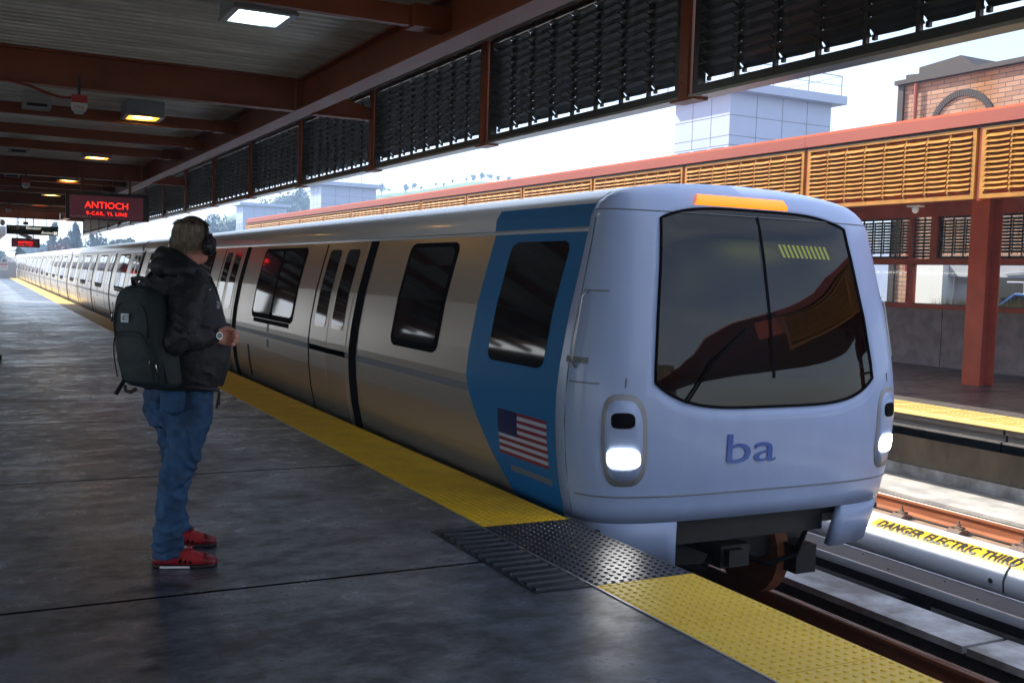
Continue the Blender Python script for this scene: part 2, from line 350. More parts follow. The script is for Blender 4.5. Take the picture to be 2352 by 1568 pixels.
# ================================================================== SETTING
POSTP = 2.835; Y0 = 10.905
def path_off(Y):
    if Y < 100: return 0, 0
    t = (Y-100)/90
    x = .8*t*t
    z = .9*t*t if t < 1 else .9+1.8*(t-1)
    return x, z
tag(MB().add([(-900,-300,-6),(1500,-300,-6),(1500,1600,-6),(-900,1600,-6)], [(0,1,2,3)]).build('ground', M['ground']), kind='structure')
# near platform
pf = MB().box(-9, 3.31, -45, 104, -.35, 0).box(-9, 2.9, -45, 104, -6, -.352)
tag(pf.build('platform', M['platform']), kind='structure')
# track bed
tb = MB().box(2.9, 8.2, -45, 104, -6, -1.2); tag(tb.build('track_bed', M['ballast']), kind='structure')
tb = MB().box(8.2, 9.62, -45, 104, -6, -1.12).box(7.5, 8.2, -45, 104, -1.198, -1.14); tag(tb.build('track_slab', M['tan']), kind='structure')
tag(MB().box(9.86, 10.95, -45, 104, -6, -.92).build('track_ledge', M['conc_light']), kind='structure')
# patches on the plinth kerb between the tracks
pk = MB()
for y0, y1 in ((-8, 4.86), (4.90, 30), (30.1, 104)): pk.box(6.24, 6.68, y0, y1, -1.055, -1.0)
tag(MB().box(6.26, 6.66, -8, 104, -1.4, -1.056).build('track_curb_base', M['ballast']), kind='structure')  # sides coloured dark for shadow and dirt below the pale cap
tag(pk.build('track_kerb', M['whitewash']), kind='structure')
# far guideway that curves away
gw = MB(); P = []
ys = [104+8*i for i in range(52)]
for y in ys:
    x, z = path_off(y); P.append((x, y, z))
for a, b in ((2.6, 11.2),):
    rows = [[(x+a, y, z-1.25), (x+b, y, z-1.25), (x+b, y, z-2.4), (x+a, y, z-2.4)] for x, y, z in P]
    gw.loft(rows)
tag(gw.build('guideway', M['conc_light']), kind='structure')

# ---------------- rails
def rail_prof(x, ztop):
    h = .17; b = ztop-h
    return [(x-.07,b),(x+.07,b),(x+.07,b+.012),(x+.012,b+.035),(x+.012,ztop-.045),(x+.036,ztop-.032),(x+.036,ztop-.006),(x+.028,ztop),(x-.028,ztop),(x-.036,ztop-.006),(x-.036,ztop-.032),(x-.012,ztop-.045),(x-.012,b+.035),(x-.07,b+.012)]
def rail(x, ztop, label):
    e = empty('running_rail', (x, -8, ztop-.17), label, 'rail', 'running rails of the two tracks')
    ys_ = [-8, 40, 104]+[104+8*i for i in range(1, 50)]
    rings = []
    for y in ys_:
        dx, dz = path_off(y); rings.append([(px+dx-x, y+8, pz+dz-(ztop-.17)) for px, pz in rail_prof(x, ztop)])
    MB().loft(rings).build('rail_body', M['rust'], e)
    rings = []
    for y in ys_:
        dx, dz = path_off(y); rings.append([(dx-.03, y+8, dz+.1695), (dx+.03, y+8, dz+.1695), (dx+.027, y+8, dz+.1725), (dx-.027, y+8, dz+.1725)])
    MB().loft(rings).build('rail_head', M['railtop'], e)
rail(4.16, -.99, 'running rail closest to the near platform, under the train')
rail(5.84, -.99, 'shiny running rail of the near track emerging from under the train nose')
rail(7.98, -.95, 'running rail hidden behind the grey third rail cover')
rail(9.70, -.93, 'rusty orange running rail beside the pale concrete ledge')
# rail fasteners on the rusty rail
def make_clip(x, y, z):
    e = empty('rail_fastener', (x, y, z), 'rusty bolted clip holding the orange running rail down', 'rail clip', 'fasteners along the rusty rail')
    bevel(MB().prism([(-.11,0),(.07,0),(.07,.03),(.02,.055),(-.06,.055),(-.11,.03)], 'y', -.085, .085).build('base_plate', M['clip'], e), .006)
    MB().prism([(-.05,.055),(.055,.045),(.055,.07),(-.02,.085),(-.05,.08)], 'y', -.035, .035).build('clamp', M['clip'], e)
    b = MB().tube([(-.01,0,.085),(-.01,0,.105)], .026, 6); b.tube([(-.01,0,.1),(-.01,0,.145)], .011, 8); b.tube([(-.045,.055,.05),(-.045,.055,.075)], .02, 6); b.tube([(-.045,-.055,.05),(-.045,-.055,.075)], .02, 6)
    b.build('bolt', M['clip'], e)
    return e
c0 = make_clip(9.53, 6.05, -1.118)
for k in range(1, 20):
    c = copy_tree(c0); c.location = (9.53, 6.05+.78*k, -1.118)
# third rail channel
e = empty('contact_rail', (7.1, -8, -1.2), 'dark flat-topped contact rail with two bright metal lips between the tracks', 'third rail')
MB().box(-.17, .17, 0, 112, .27, .30).box(-.05, .05, 0, 112, .1, .27).build('rail_top', M['chan_dark'], e)
MB().box(-.20, -.171, 0, 112, .235, .306).box(.171, .20, 0, 112, .235, .306).build('side_lip', M['chan_lip'], e)
b = MB()
for k in range(60):
    b.ball((.09 if k % 2 else -.08, 8+.45*k, .302), (.012,.012,.006), 8, 4)
b.build('screw', M['metal_dark'], e)
for k in range(12): MB().box(-.12, .12, 2.0+3*k, 2.12+3*k, 0, .1).build('insulator', M['under'], e)
# cover board
prof = [(7.52,-1.0),(7.475,-.93),(7.465,-.84),(7.50,-.76),(7.56,-.705),(7.66,-.675),(7.80,-.662),(7.87,-.668),(7.885,-.70),(7.86,-.70),(7.84,-.685),(7.66,-.70),(7.58,-.73),(7.53,-.78),(7.50,-.85),(7.51,-.93),(7.54,-.99)]
e = empty('third_rail_cover', (7.6, -8, -1.14), 'long pale grey rounded cover board with yellow danger sticker over the third rail', 'rail cover')
segs = [(-8, 1.9), (1.9, 6.13-.62), (6.13-.62, 8.9), (8.9, 12), (12, 18), (18, 24), (24, 30), (30, 40), (40, 60), (60, 103)]
for i, (a, c) in enumerate(segs):
    o = MB().prism([(x-7.6, z+1.14) for x, z in prof], 'y', a+8+.006, c+8-.006).build('cover_panel', M['cover'], e); autosmooth(o, 50)
    j = MB().tube([(x-7.6, c+8, z+1.142+.002) for x, z in prof[1:8]], .009, 6).build('joint_strip', M['metal_dark'], e)
    MB().ball((7.465-7.6-.004, c+8+.12, -.86+1.14), (.008,.022,.022), 10, 6).build('bolt', M['metal_dark'], e)
MB().box(.25, .30, 0, 112, .44, .452).build('cover_edge', M['metal_dark'], e)
for k in range(40): MB().box(-.02, .22, .6+1.6*k, .72+1.6*k, 0, .42).build('bracket', M['under'], e)
# sticker with lettering (two lengths)
def onprof(t):   # t 0..1 across the sloping shoulder of the cover
    pts = [(7.532,-.732),(7.56,-.705),(7.66,-.675),(7.69,-.6725)]
    L_ = [0]; 
    for i in range(3): L_.append(L_[-1]+math.dist(pts[i], pts[i+1]))
    s = t*L_[-1]
    for i in range(3):
        if s <= L_[i+1]+1e-9:
            q = (s-L_[i])/(L_[i+1]-L_[i]); return (pts[i][0]+(pts[i+1][0]-pts[i][0])*q, pts[i][1]+(pts[i+1][1]-pts[i][1])*q)
    return pts[-1]
YT0, YT1 = 7.02, 5.05
rows = []
for k in range(9):
    x, z = onprof(k/8*.98+.01); rows.append([(x-7.6-.003, YT0+8, z+1.14+.004), (x-7.6-.003, YT1+8, z+1.14+.004)])
st = MB().loft(rows, cap=False, closed=False).build('warning_sticker', M['sticker'], e)
tx = text_mesh('DANGER ELECTRIC THIRD RAIL', .185, M['ink'], e, 'warning_text', (0,0,0), (1,0,0), (0,1,0), .0008, spacing=1.12, bold=.006)
import bmesh
_b = bmesh.new(); _b.from_mesh(tx.data); bmesh.ops.triangulate(_b, faces=_b.faces); bmesh.ops.subdivide_edges(_b, edges=_b.edges, cuts=3, use_grid_fill=True); _b.to_mesh(tx.data); _b.free()
xs = [v.co.x for v in tx.data.vertices]; wd_ = max(xs)
for v in tx.data.vertices:
    y = YT0-.07-v.co.x*(1.80/wd_); t = .12+(v.co.y/.135)*.72; x, z = onprof(min(1, max(0, t)))
    nx, nz_ = -.5, .86
    v.co = Vector((x-7.6-.003+nx*.005+nx*v.co.z, y+8, z+1.14+.004+nz_*.005+nz_*v.co.z))
# ---------------- tactile tiles
def tile_mesh(w_, l_, nx, ny, domes=True):
    b = MB(); b.box(0, w_, .0025, l_-.0025, -.03, .004)
    if domes:
        for i in range(nx):
            for j in range(ny):
                cx_ = w_*(i+.5)/nx; cy_ = l_*(j+.5)/ny; r1, r2, h = .0135, .008, .0095
                n = 8
                ring1 = [(cx_+r1*cos(2*PI*k/n), cy_+r1*sin(2*PI*k/n), .0042) for k in range(n)]
                ring2 = [(cx_+r2*cos(2*PI*k/n), cy_+r2*sin(2*PI*k/n), h) for k in range(n)]
                b.loft([ring1, ring2])
    return b
TW = .60; TL = .64
near_y = tile_mesh(TW, TL, 12, 13)
ty = near_y.build('tactile_tile', M['yel_warm']); tn = near_y.build('tactile_tile', M['yel_new']); tk = near_y.build('tactile_tile', M['blk_tile'])
far_ = tile_mesh(TW, TL, 8, 8)
tf = far_.build('tactile_tile', M['yel_warm'])
for k in range(1, 7):
    o = tn if k == 1 else tn.copy()
    if k > 1: COL.objects.link(o)
    o.location = (2.735, 4.28-TL*k, 0); tag(o, 'pale yellow tactile tile of raised domes, between black tiles and photo bottom', 'tactile tile', 'pale yellow tactile tiles near the camera')
for k in range(2):
    o = tk if k == 0 else tk.copy()
    if k: COL.objects.link(o)
    o.location = (2.735, 4.28+TL*k, 0)
    tag(o, ('black rubber tactile tile touching the pale yellow tiles', 'black rubber tactile tile touching the deeper yellow tiles')[k], 'tactile tile', 'black tactile tiles')
k = 0; y = 4.28+2*TL
while y < 103.3:
    src = ty if y < 16 else tf
    o = src if (k == 0 or (src is tf and not tf.get('label'))) else src.copy()
    if o is not src: COL.objects.link(o)
    o.location = (2.735, y, 0); tag(o, 'deep yellow tactile tile of raised domes along the edge beside the train', 'tactile tile', 'yellow tactile tiles beside the train')
    k += 1; y += TL
tag(MB().box(2.724, 2.733, -8, 103.3, -.02, .005).build('edge_trim', M['trim']), 'thin metal trim line along inner side of the tactile tiles', 'metal trim')
# black ribbed plate
e = empty('ribbed_mat', (2.40, 4.28, 0), 'black ribbed rubber mat lying inside the black tactile tiles', 'floor mat')
MB().box(0, .315, 0, 1.30, -.02, .005).build('mat_base', M['blk_tile'], e)
b = MB()
for i in range(14): b.prism([(.03+.093*i,.005),(.075+.093*i,.005),(.066+.093*i,.014),(.039+.093*i,.014)], 'x', .02, .30)
for v in range(len(b.v)): pass
b.build('rib', M['blk_tile'], e)
MB().tube([(.318,-.0,.006),(.318,1.30,.006)], .004, 6).build('edge_strip', M['trim'], e)
# little weed on the black tile
b = MB()
for i in range(26):
    a = random.uniform(0, 2*PI); l = random.uniform(.012,.03); x, y_ = 3.02+random.uniform(-.012,.012), 4.95+random.uniform(-.012,.012)
    b.add([(x,y_,.004),(x+.003,y_+.003,.004),(x+l*cos(a),y_+l*sin(a),.004+l*.6)], [(0,1,2)])
tag(b.build('weed', M['grass']), 'tiny green weed sprouting between the black tactile tiles', 'weed')

e = empty('added_wall', (-8.0, 12, 0), 'added unseen dark wall on the other side of the near platform, for darker reflections', 'wall')  # added unseen wall, darkens what the train windows reflect
MB().box(-.2, 0, 0, 33, 0, 3.18).build('wall_face', M['conc_brown'], e)
MB().box(-.25, .05, 0, 33, 3.181, 3.28).build('wall_cap', M['steel_red'], e)
e = empty('added_overpass', (6, -34, 0), 'added unseen concrete overpass behind the viewer, for darker reflections', 'added bridge')  # added unseen bridge, darkens the reflection in the windshield
MB().box(-16, 14, 0, 7, 4.0, 8.5).build('bridge_deck', M['conc_brown'], e)
MB().box(-16, -14, 0, 7, -.0, 4.0).box(11.3, 14, 0, 7, -.0, 4.0).build('pier', M['conc_brown'], e)
# ---------------- opposite platform
op = MB().box(10.40, 17.1, -45, 60, -.10, -.002).box(10.36, 17.1, -45, 60, -.30, -.18).box(10.45, 17.1, -45, 60, -.18, -.10)
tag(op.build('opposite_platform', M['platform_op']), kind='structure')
e = empty('platform_wall', (10.92, -8, -.92), 'brown stained concrete wall under the far platform edge', 'wall')
MB().box(0, .3, 0, 68, .15, .62).build('concrete_face', M['conc_brown'], e)
MB().box(-.02, .3, 0, 68, .002, .147).build('painted_base', M['whitewash'], e)
MB().box(-.56, -.50, 0, 68, .62, .72).build('slab_edge', M['whitewash'], e)
b = MB()
for k in range(24): b.box(-.004, .01, 1.5+2.87*k, 1.515+2.87*k, .15, .61)
b.build('wall_joint', M['ink'], e)
b = tile_mesh(.90, TL, 1, 1, False); b.v[:] = [(x, y_, z) for x, y_, z in b.v]
for i in range(9):
    for j in range(2):
        y_ = .02+.31*j+.033*i
        b.bar((.12+.0, .05+.066*i, .0055), (.46, .10+.066*i-.14*0-.05, .0055), .006, .003)
        b.bar((.5, .05+.066*i, .0055), (.84, .05+.066*i, .0055), .006, .003)
ot = b.build('tactile_tile', M['yel_op'])
for k in range(60):
    o = ot if k == 0 else ot.copy()
    if k: COL.objects.link(o)
    o.location = (10.36, 2.0+TL*k, 0); tag(o, 'sunlit yellow ribbed tile on the edge of the far platform', 'tactile tile', 'yellow tiles on the far platform edge')

# ================================================================== CANOPIES
def louver_panel(parent, L_, H_, dark, flip=1, tilt=1.0):
    """panel in local YZ plane: y 0..L, z 0..H; outward +x*flip ; blades low on the outward side"""
    ml = M['louv_dark'] if dark else M['louv_gold']
    fr = .05; b = MB()
    b.box(-.03,.03,0,L_,0,fr).box(-.03,.03,0,L_,H_-fr*.7,H_).box(-.03,.03,0,fr,fr,H_-fr*.7).box(-.03,.03,L_-fr,L_,fr,H_-fr*.7)
    f = b.build('louver_frame', ml)
    f.parent = parent
    b = MB(); nc = 8; cw = (L_-2*fr)/nc
    for i in range(nc):
        y0 = fr+cw*i
        if i: b.box(-.012,.012,y0-.012,y0+.012,fr,H_-fr*.7)
        nr = 11; z0 = fr+.055; dz = (H_-fr*1.7-.075)/nr
        for j in range(nr):
            zc = z0+dz*(j+.5)
            pr = [(-.045*flip, zc+.036*tilt), (-.01*flip, zc+.018*tilt), (.025*flip, zc-.010*tilt), (.048*flip, zc-.036*tilt)]
            th = .0035
            top = [(x, z+th) for x, z in pr]; bot = [(x, z-th) for x, z in reversed(pr)]
            drop = .006 if not dark else .004
            poly = top+bot; n = len(poly)
            P = [(x, y0+.010, z) for x, z in poly]+[(x, y0+cw/2, z-drop) for x, z in poly]+[(x, y0+cw-.010, z) for x, z in poly]
            F = [tuple(range(n)), tuple(reversed(range(2*n, 3*n)))]
            for s in (0, n):
                F += [(s+q, s+n+q, s+n+(q+1) % n, s+(q+1) % n) for q in range(n)]
            b.add(P, F)
            # little end tab
            b.box(.030*flip, .05*flip, y0+cw-.03, y0+cw-.008, zc-.026-.036*tilt, zc+.002-.036*tilt)
    s = b.build('louver_blades', ml); s.parent = f
    return f
def ibeam_x(b, x0, x1, y, z0, z1, fw=.09, ft=.018, wt=.012):
    b.box(x0,x1,y-fw,y+fw,z0,z0+ft).box(x0,x1,y-fw,y+fw,z1-ft,z1).box(x0,x1,y-wt,y+wt,z0+ft,z1-ft)
# near canopy
XL = 3.90; ZB, ZT = 2.66, 3.50; NPAN = 12
CY1 = Y0+POSTP*NPAN     # far end
can = empty('station_canopy', (0, 0, 0), 'long platform canopy overhead with red steel beams, corrugated ceiling and dark louvre screen', 'canopy')
# deck: corrugations run across
b = MB(); pts = []
y = -6.0; pr = .152
ys_ = []
while y < CY1+.2:
    ys_ += [(y, 3.565), (y+.055, 3.565), (y+.070, 3.525), (y+.120, 3.525), (y+.135, 3.565)]; y += pr
ys_.append((CY1+.3, 3.565))
n = len(ys_)
P = [(-8, y_, z) for y_, z in ys_]+[(3.88, y_, z) for y_, z in ys_]
b.add(P, [(i, i+1, n+i+1, n+i) for i in range(n-1)])
b.box(-8, 3.9, -40, CY1+.3, 3.60, 3.66)
b.build('roof_deck', M['deck'], can)
# edge girder
b = MB(); gx = 3.09
b.box(gx-.09, gx+.11, -40, CY1-.05, 3.19, 3.212).box(gx-.09, gx+.11, -40, CY1-.05, 3.50, 3.52).box(gx-.012, gx+.012, -40, CY1-.05, 3.212, 3.50)
b.build('edge_girder', M['steel_red'], can)
beamsY = [Y0-POSTP*12, Y0-POSTP*8, Y0-POSTP*4, Y0, Y0+POSTP*4, Y0+POSTP*8, CY1-.1]
for yb in beamsY:
    b = MB(); ibeam_x(b, -8, gx-.10, yb, 3.187, 3.522, .075)
    b.box(gx-.09, gx-.014, yb-.07, yb+.07, 3.214, 3.497)
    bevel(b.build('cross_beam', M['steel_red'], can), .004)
    # tapered outrigger
    o = MB().prism([(gx+.10, 3.19), (XL-.03, 3.19), (XL-.03, 3.30), (gx+.10, 3.46)], 'y', yb-.010, yb+.010)
    o.box(gx+.112, XL-.03, yb-.06, yb+.06, 3.172, 3.189); o.build('outrigger', M['steel_red'], can)
offs = [3.15, 5.30, 7.30]
for bay in range(-1, 3):
    for of in offs:
        yb = Y0+POSTP*4*bay+of+(.0 if bay >= 0 else .25)
        o = MB().box(-8, 2.79, yb-.035, yb+.035, 3.30, 3.44); o.build('roof_purlin', M['steel_red'], can)
        MB().box(2.791, 3.074, yb-.09, yb+.09, 3.29, 3.45).build('purlin_bracket', M['steel_red'], can)
for k in range(-4, NPAN+1):
    yp = Y0+POSTP*k
    b = MB().box(XL-.055, XL-.035, yp-.045, yp+.045, ZB-.02, ZT+.01).box(XL-.034, XL+.03, yp-.006, yp+.006, ZB-.02, ZT+.01).box(XL-.06, XL+.05, yp-.12, yp+.12, ZB-.036, ZB-.021)
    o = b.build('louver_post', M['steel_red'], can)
    b = MB()
    for z in (ZB+.08, ZB+.14, ZT-.10, ZT-.05, (ZB+ZT)/2, (ZB+ZT)/2+.04):
        b.ball((XL-.058, yp+random.choice((-.02,.02)), z), (.005,.008,.008), 8, 4)
    b.build('bolt', M['steel_red'], o)
lp = None
for k in range(-4, NPAN):
    if lp is None:
        lp = louver_panel(can, POSTP-.13, ZT-ZB, True, 1, .86); o = lp
    else:
        o = copy_tree(lp, can)
    o.name = 'louver_panel'; o.location = (XL, Y0+POSTP*k+.065, ZB)
for ch in list(COL.objects):
    if ch.name.startswith('louver_frame'): ch.name = 'louver_panel'
b = MB().tube([(XL-.07, -6, 3.53), (XL-.07, CY1, 3.53)], .032, 10); b.build('gutter_pipe', M['gutter'], can, smooth=True)
b = MB()
y = -2.0
while y < CY1-.2:
    b.box(XL-.02, XL+.02, y, y+.04, 3.501, 3.56); y += .36
b.build('eave_spacer', M['gutter'], can)
MB().box(3.93, 3.96, -40, CY1+.3, 3.50, 3.68).build('fascia_board', M['steel_red'], can)
MB().box(XL-.05, XL+.06, Y0-POSTP*4, CY1, ZB-.022, ZB-.004).build('bottom_rail', M['gutter'], can)
# bent conduits on second beam
for x in (1.78, 2.62):
    MB().tube([(x-.12,Y0+POSTP*4-.10,3.50),(x-.02,Y0+POSTP*4-.10,3.44),(x+.02,Y0+POSTP*4-.10,3.36),(x,Y0+POSTP*4-.10,3.17)], .012, 6).build('conduit', M['steel_red'], can)
for x in (-1.6,):
    for yb in (Y0, Y0+POSTP*4, Y0+POSTP*8):
        b = MB().box(x-.15,x+.15,yb-.15,yb-.13,0,3.19).box(x-.15,x+.15,yb+.13,yb+.15,0,3.19).box(x-.01,x+.01,yb-.13,yb+.13,0,3.19)
        b.build('canopy_column', M['steel_red'], can)

# opposite canopy
XO = 10.40; OZ0, OZ1 = 2.60, 3.42; OY = 8.32; 
oc = empty('opposite_canopy', (0, 0, 0), 'canopy over the far platform with salmon fascia and golden louvre panels', 'canopy')
NP2 = 13; OYend = 44.9
yk = OY-3*POSTP
i = 0
while yk < OYend-.3:
    y2 = min(yk+POSTP+.45, OYend)
    o = MB().box(XO-.06, XO+.05, yk+.002, min(yk+5.67, OYend)-.002, 3.455, 3.60).build('fascia_panel', M['fascia'], oc)
    yk += 5.67
MB().box(XO+.0, XO+.04, OY-3*POSTP, OYend, 3.425, 3.453).build('shadow_gap', M['ink'], oc)
lp = None
for k in range(-3, NP2):
    if lp is None: lp = louver_panel(oc, POSTP-.075, OZ1-OZ0, False, -1, .80); o = lp
    else: o = copy_tree(lp, oc)
    o.name = 'louver_panel'; o.location = (XO, OY+POSTP*k+.0375, OZ0)
    MB().box(XO+.0, XO+.05, OY+POSTP*k-.018, OY+POSTP*k+.018, OZ0-.02, 3.424).build('panel_post', M['steel_red_op'], oc)
b = MB(); ys_ = []; y = 0.0
while y < OYend:
    ys_ += [(y, 3.50), (y+.06, 3.50), (y+.075, 3.46), (y+.13, 3.46), (y+.145, 3.50)]; y += .16
n = len(ys_); b.add([(XO+.1, y_, z) for y_, z in ys_]+[(17.3, y_, z) for y_, z in ys_], [(i, i+1, n+i+1, n+i) for i in range(n-1)])
b.box(XO-.0, 17.5, -40, OYend+.1, 3.602, 3.64)
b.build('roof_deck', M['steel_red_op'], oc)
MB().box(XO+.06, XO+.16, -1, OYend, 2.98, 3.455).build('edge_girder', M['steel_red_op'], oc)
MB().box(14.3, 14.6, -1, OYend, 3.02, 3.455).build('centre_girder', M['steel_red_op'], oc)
for yb in (0.02, 5.7, 11.4, 17.05, 22.7, 34.1, 44.7):
    b = MB(); ibeam_x(b, XO+.17, 14.29, yb, 3.08, 3.45, .07); ibeam_x(b, 14.61, 17.0, yb, 3.08, 3.45, .07); b.build('cross_beam', M['steel_red_op'], oc)
for k in range(12):
    yb = 1.9+1.9*k
    if abs((yb) % 5.7) < .3: yb += .5
    MB().box(XO+.17, 14.29, yb-.03, yb+.03, 3.30, 3.44).build('roof_purlin', M['steel_red_op'], oc)
MB().tube([(12.2,-1,3.22),(12.2,30,3.22)], .03, 8).build('conduit', M['steel_red_op'], oc)
for yb in (11.4, 22.75, 34.1, .05):
    b = MB().box(14.33,14.352,yb-.17,yb+.17,0,3.02).box(14.648,14.67,yb-.17,yb+.17,0,3.02).box(14.352,14.648,yb-.01,yb+.01,0,3.02)
    bevel(b.build('canopy_column', M['steel_red_op'], oc), .004)
# strobe under opposite canopy
e = empty('alarm_strobe', (10.55, 9.35, 2.56), 'small white strobe under the golden louvres of the far canopy', 'alarm')
MB().box(-.06,.06,-.09,.09,0,.02).build('mounting_plate', M['alarm_white'], e)
MB().ball((0,0,-.03), (.035,.05,.05), 12, 8).build('strobe_lens', M['alarm_white'], e, True)

# wind screen wall
WX = 17.1
ww = empty('windscreen_wall', (0, 0, 0), 'concrete parapet wall with red framed windows and dark louvres behind the far platform', 'wall')
o = MB().box(WX, WX+.2, -2, 45, -.3, 1.14).build('concrete_wall', M['conc'], ww)
b = MB()
for y in (2.9+2.86*i for i in range(14)): b.box(WX-.004, WX+.01, y-.006, y+.006, .0, 1.138)
b.build('wall_joint', M['ink'], o)
b = MB()
for i in range(160):
    y = random.uniform(2, 20); z = random.uniform(.05, 1.08); rr = random.choice((.006,.008,.012,.016)); b.ball((WX+.002, y, z), (.003, rr, rr), 6, 4)
b.build('bug_hole', M['opening'], o)
b = MB().box(WX-.03, WX+.12, -2, 45, 1.142, 1.235).box(WX-.03, WX+.12, -2, 45, 2.04, 2.15).box(WX-.03, WX+.12, -2, 45, 2.99, 3.12)
b.box(WX-.02, WX+.2, -2, 45, 3.121, 3.455)
b.build('window_rail', M['steel_red_op'], ww)
for k in range(-5, 11):
    yc = 15.2+POSTP*k
    MB().box(WX-.045, WX+.13, yc-.05, yc+.05, 1.236, 2.039).build('window_mullion', M['steel_red_op'], ww)
    MB().box(WX-.045, WX+.13, yc-.03, yc+.03, 2.151, 2.989).build('louver_post', M['steel_red_op'], ww)
    MB().box(WX-.045, WX+.13, yc-.66, yc-.50, 2.151, 2.989).build('louver_post', M['steel_red_op'], ww)
    MB().box(WX+.04, WX+.05, yc+.05, yc+POSTP-.05, 1.236, 2.039).build('window_pane', M['pane'], ww)
    b = MB().box(WX+.03,WX+.06,yc+.05,yc+.062,1.236,2.039).box(WX+.03,WX+.06,yc+.05,yc+POSTP-.05,1.236,1.25).box(WX+.03,WX+.06,yc+.05,yc+POSTP-.05,2.026,2.039)
    b.build('window_gasket', M['ink'], ww)
lp = None
for k in range(-3, 11):
    for (a, c) in ((.03, POSTP-.66), (POSTP-.50, POSTP-.03)):
        if c-a > 1:
            if lp is None: lp = louver_panel(ww, c-a, .838, True, 1, .5); o = lp
            else: o = copy_tree(lp, ww)
        else:
            if k == -3:
                lq = MB(); L_ = c-a
                for i in (0, 1, 2): lq.box(-.012,.012,i*L_/2-.012,i*L_/2+.012,0,.838)
                for j in range(12):
                    zc = .05+.067*j
                    lq.prism([(-.045,zc+.017),(.045,zc-.017),(.045,zc-.024),(-.045,zc+.010)], 'y', 0, L_)
                lq = lq.build('louver_panel', M['louv_dark'], ww); o = lq
            else:
                o = lq.copy(); COL.objects.link(o)
        o.name = 'louver_panel'; o.location = (WX+.05, 15.2+POSTP*k+a, 2.151)

# ================================================================== THINGS UNDER THE CANOPY
def ceiling_light(x, y, col, label):
    e = empty('ceiling_light', (x, y, 3.33), label, 'ceiling light', 'square lamps under the canopy ceiling')
    w_, l_ = .225, .25
    bevel(MB().box(-w_, w_, -l_, l_, .03, .19).build('lamp_housing', M['lamp_body'], e), .008)
    b = MB()
    b.box(-w_-.008, w_+.008, -l_-.008, -l_+.045, 0, .028).box(-w_-.008, w_+.008, l_-.045, l_+.008, 0, .028).box(-w_-.008, -w_+.045, -l_+.046, l_-.046, 0, .028).box(w_-.045, w_+.008, -l_+.046, l_-.046, 0, .028)
    bevel(b.build('lens_frame', M['trim'], e), .004)
    MB().box(-w_+.046, w_-.046, -l_+.047, l_-.047, .018, .026).build('lamp_lens', M['lamp_lens_w' if col else 'lamp_lens_o'], e)
    b = MB().ball((-.0,0,.012), (.13,.10,.010), 16, 6); b.build('lamp_glow', M['lamp_core_w' if col else 'lamp_core_o'], e, True)
    return e
ceiling_light(1.83, 7.68, True, 'bright white square ceiling lamp in the nearest ceiling bay')
ceiling_light(1.85, 13.68, False, 'amber glowing square ceiling lamp behind the first deep red beam')
ceiling_light(1.87, 19.35, False, 'amber ceiling lamp half hidden behind a thin red purlin before the led sign')
ceiling_light(1.85, 25.2, False, 'pale amber ceiling lamp above the nearer red led sign')
ceiling_light(1.85, 31.0, False, 'small amber ceiling lamp left of the nearer led sign, beyond the sign beam')
ceiling_light(1.85, 36.8, False, 'farthest amber ceiling lamp deep in the canopy')
def ceiling_box(x, y, label):
    e = empty('ceiling_speaker', (x, y, 3.34), label, 'speaker', 'beige boxes under the canopy ceiling')
    bevel(MB().box(-.155,.155,-.17,.17,.0,.18).build('speaker_box', M['box_grey'], e), .01)
    MB().box(-.11,.11,-.178,-.170,.01,.045).build('slot', M['opening'], e)
ceiling_box(.655, 13.75, 'beige ceiling box with dark slot beside the nearest fire strobe')
ceiling_box(.66, 19.6, 'beige ceiling box in the second bay, above the thin purlin')
ceiling_box(.72, 25.3, 'beige ceiling box beyond the beam carrying the led sign')
def alarm(y, label):
    e = empty('fire_alarm', (.87, y, 3.18), label, 'fire alarm', 'fire strobes hung from the beams')
    MB().tube([(0,0,.10),(0,0,-.09)], .012, 8).tube([(0,0,.0),(0,0,-.02)], .02, 6).build('hanger_rod', M['metal_dark'], e)
    bevel(MB().box(-.067,.067,-.06,.06,-.165,-.095).build('alarm_box', M['alarm_red'], e), .005)
    b = MB(); b.loft([[(sx*.067*k, sy*.058*k, z) for sx, sy in ((-1,-1),(1,-1),(1,1),(-1,1))] for z, k in ((-.168,1),(-.215,.96),(-.235,.85))]); b.build('strobe_body', M['alarm_white'], e)
    MB().loft([[(sx*.045*k, sy*.045*k, z) for sx, sy in ((-1,-1),(1,-1),(1,1),(-1,1))] for z, k in ((-.236,1),(-.262,.8))]).build('strobe_lens', M['chan_lip'], e)
    text_mesh('FIRE', .042, M['alarm_red'], e, 'fire_text', (-.048,-.0585,-.222), (1,0,0), (0,0,1), .0006, spacing=1.15)
alarm(10.62, 'nearest red and white FIRE strobe hanging under the big red beam')
alarm(22.0, 'smaller red and white fire strobe left of the nearer led sign')
alarm(33.4, 'farthest red and white fire strobe, above the green elevator sign')
b = MB().tube([(.80,10.62,3.06),(.72,10.62,3.055),(.60,10.62,3.08),(.45,10.62,3.13),(.30,10.60,3.155),(-1.5,10.58,3.16)], .013, 8)
tag(b.build('alarm_conduit', M['conduit'], None, True), 'red conduit curving to the nearest fire strobe under the beam', 'conduit')
b = MB().tube([(.80,22,3.06),(.5,22,3.07),(-1.5,22,3.12)], .012, 8)
tag(b.build('alarm_conduit', M['conduit'], None, True), 'thin red conduit running to the second fire strobe', 'conduit')

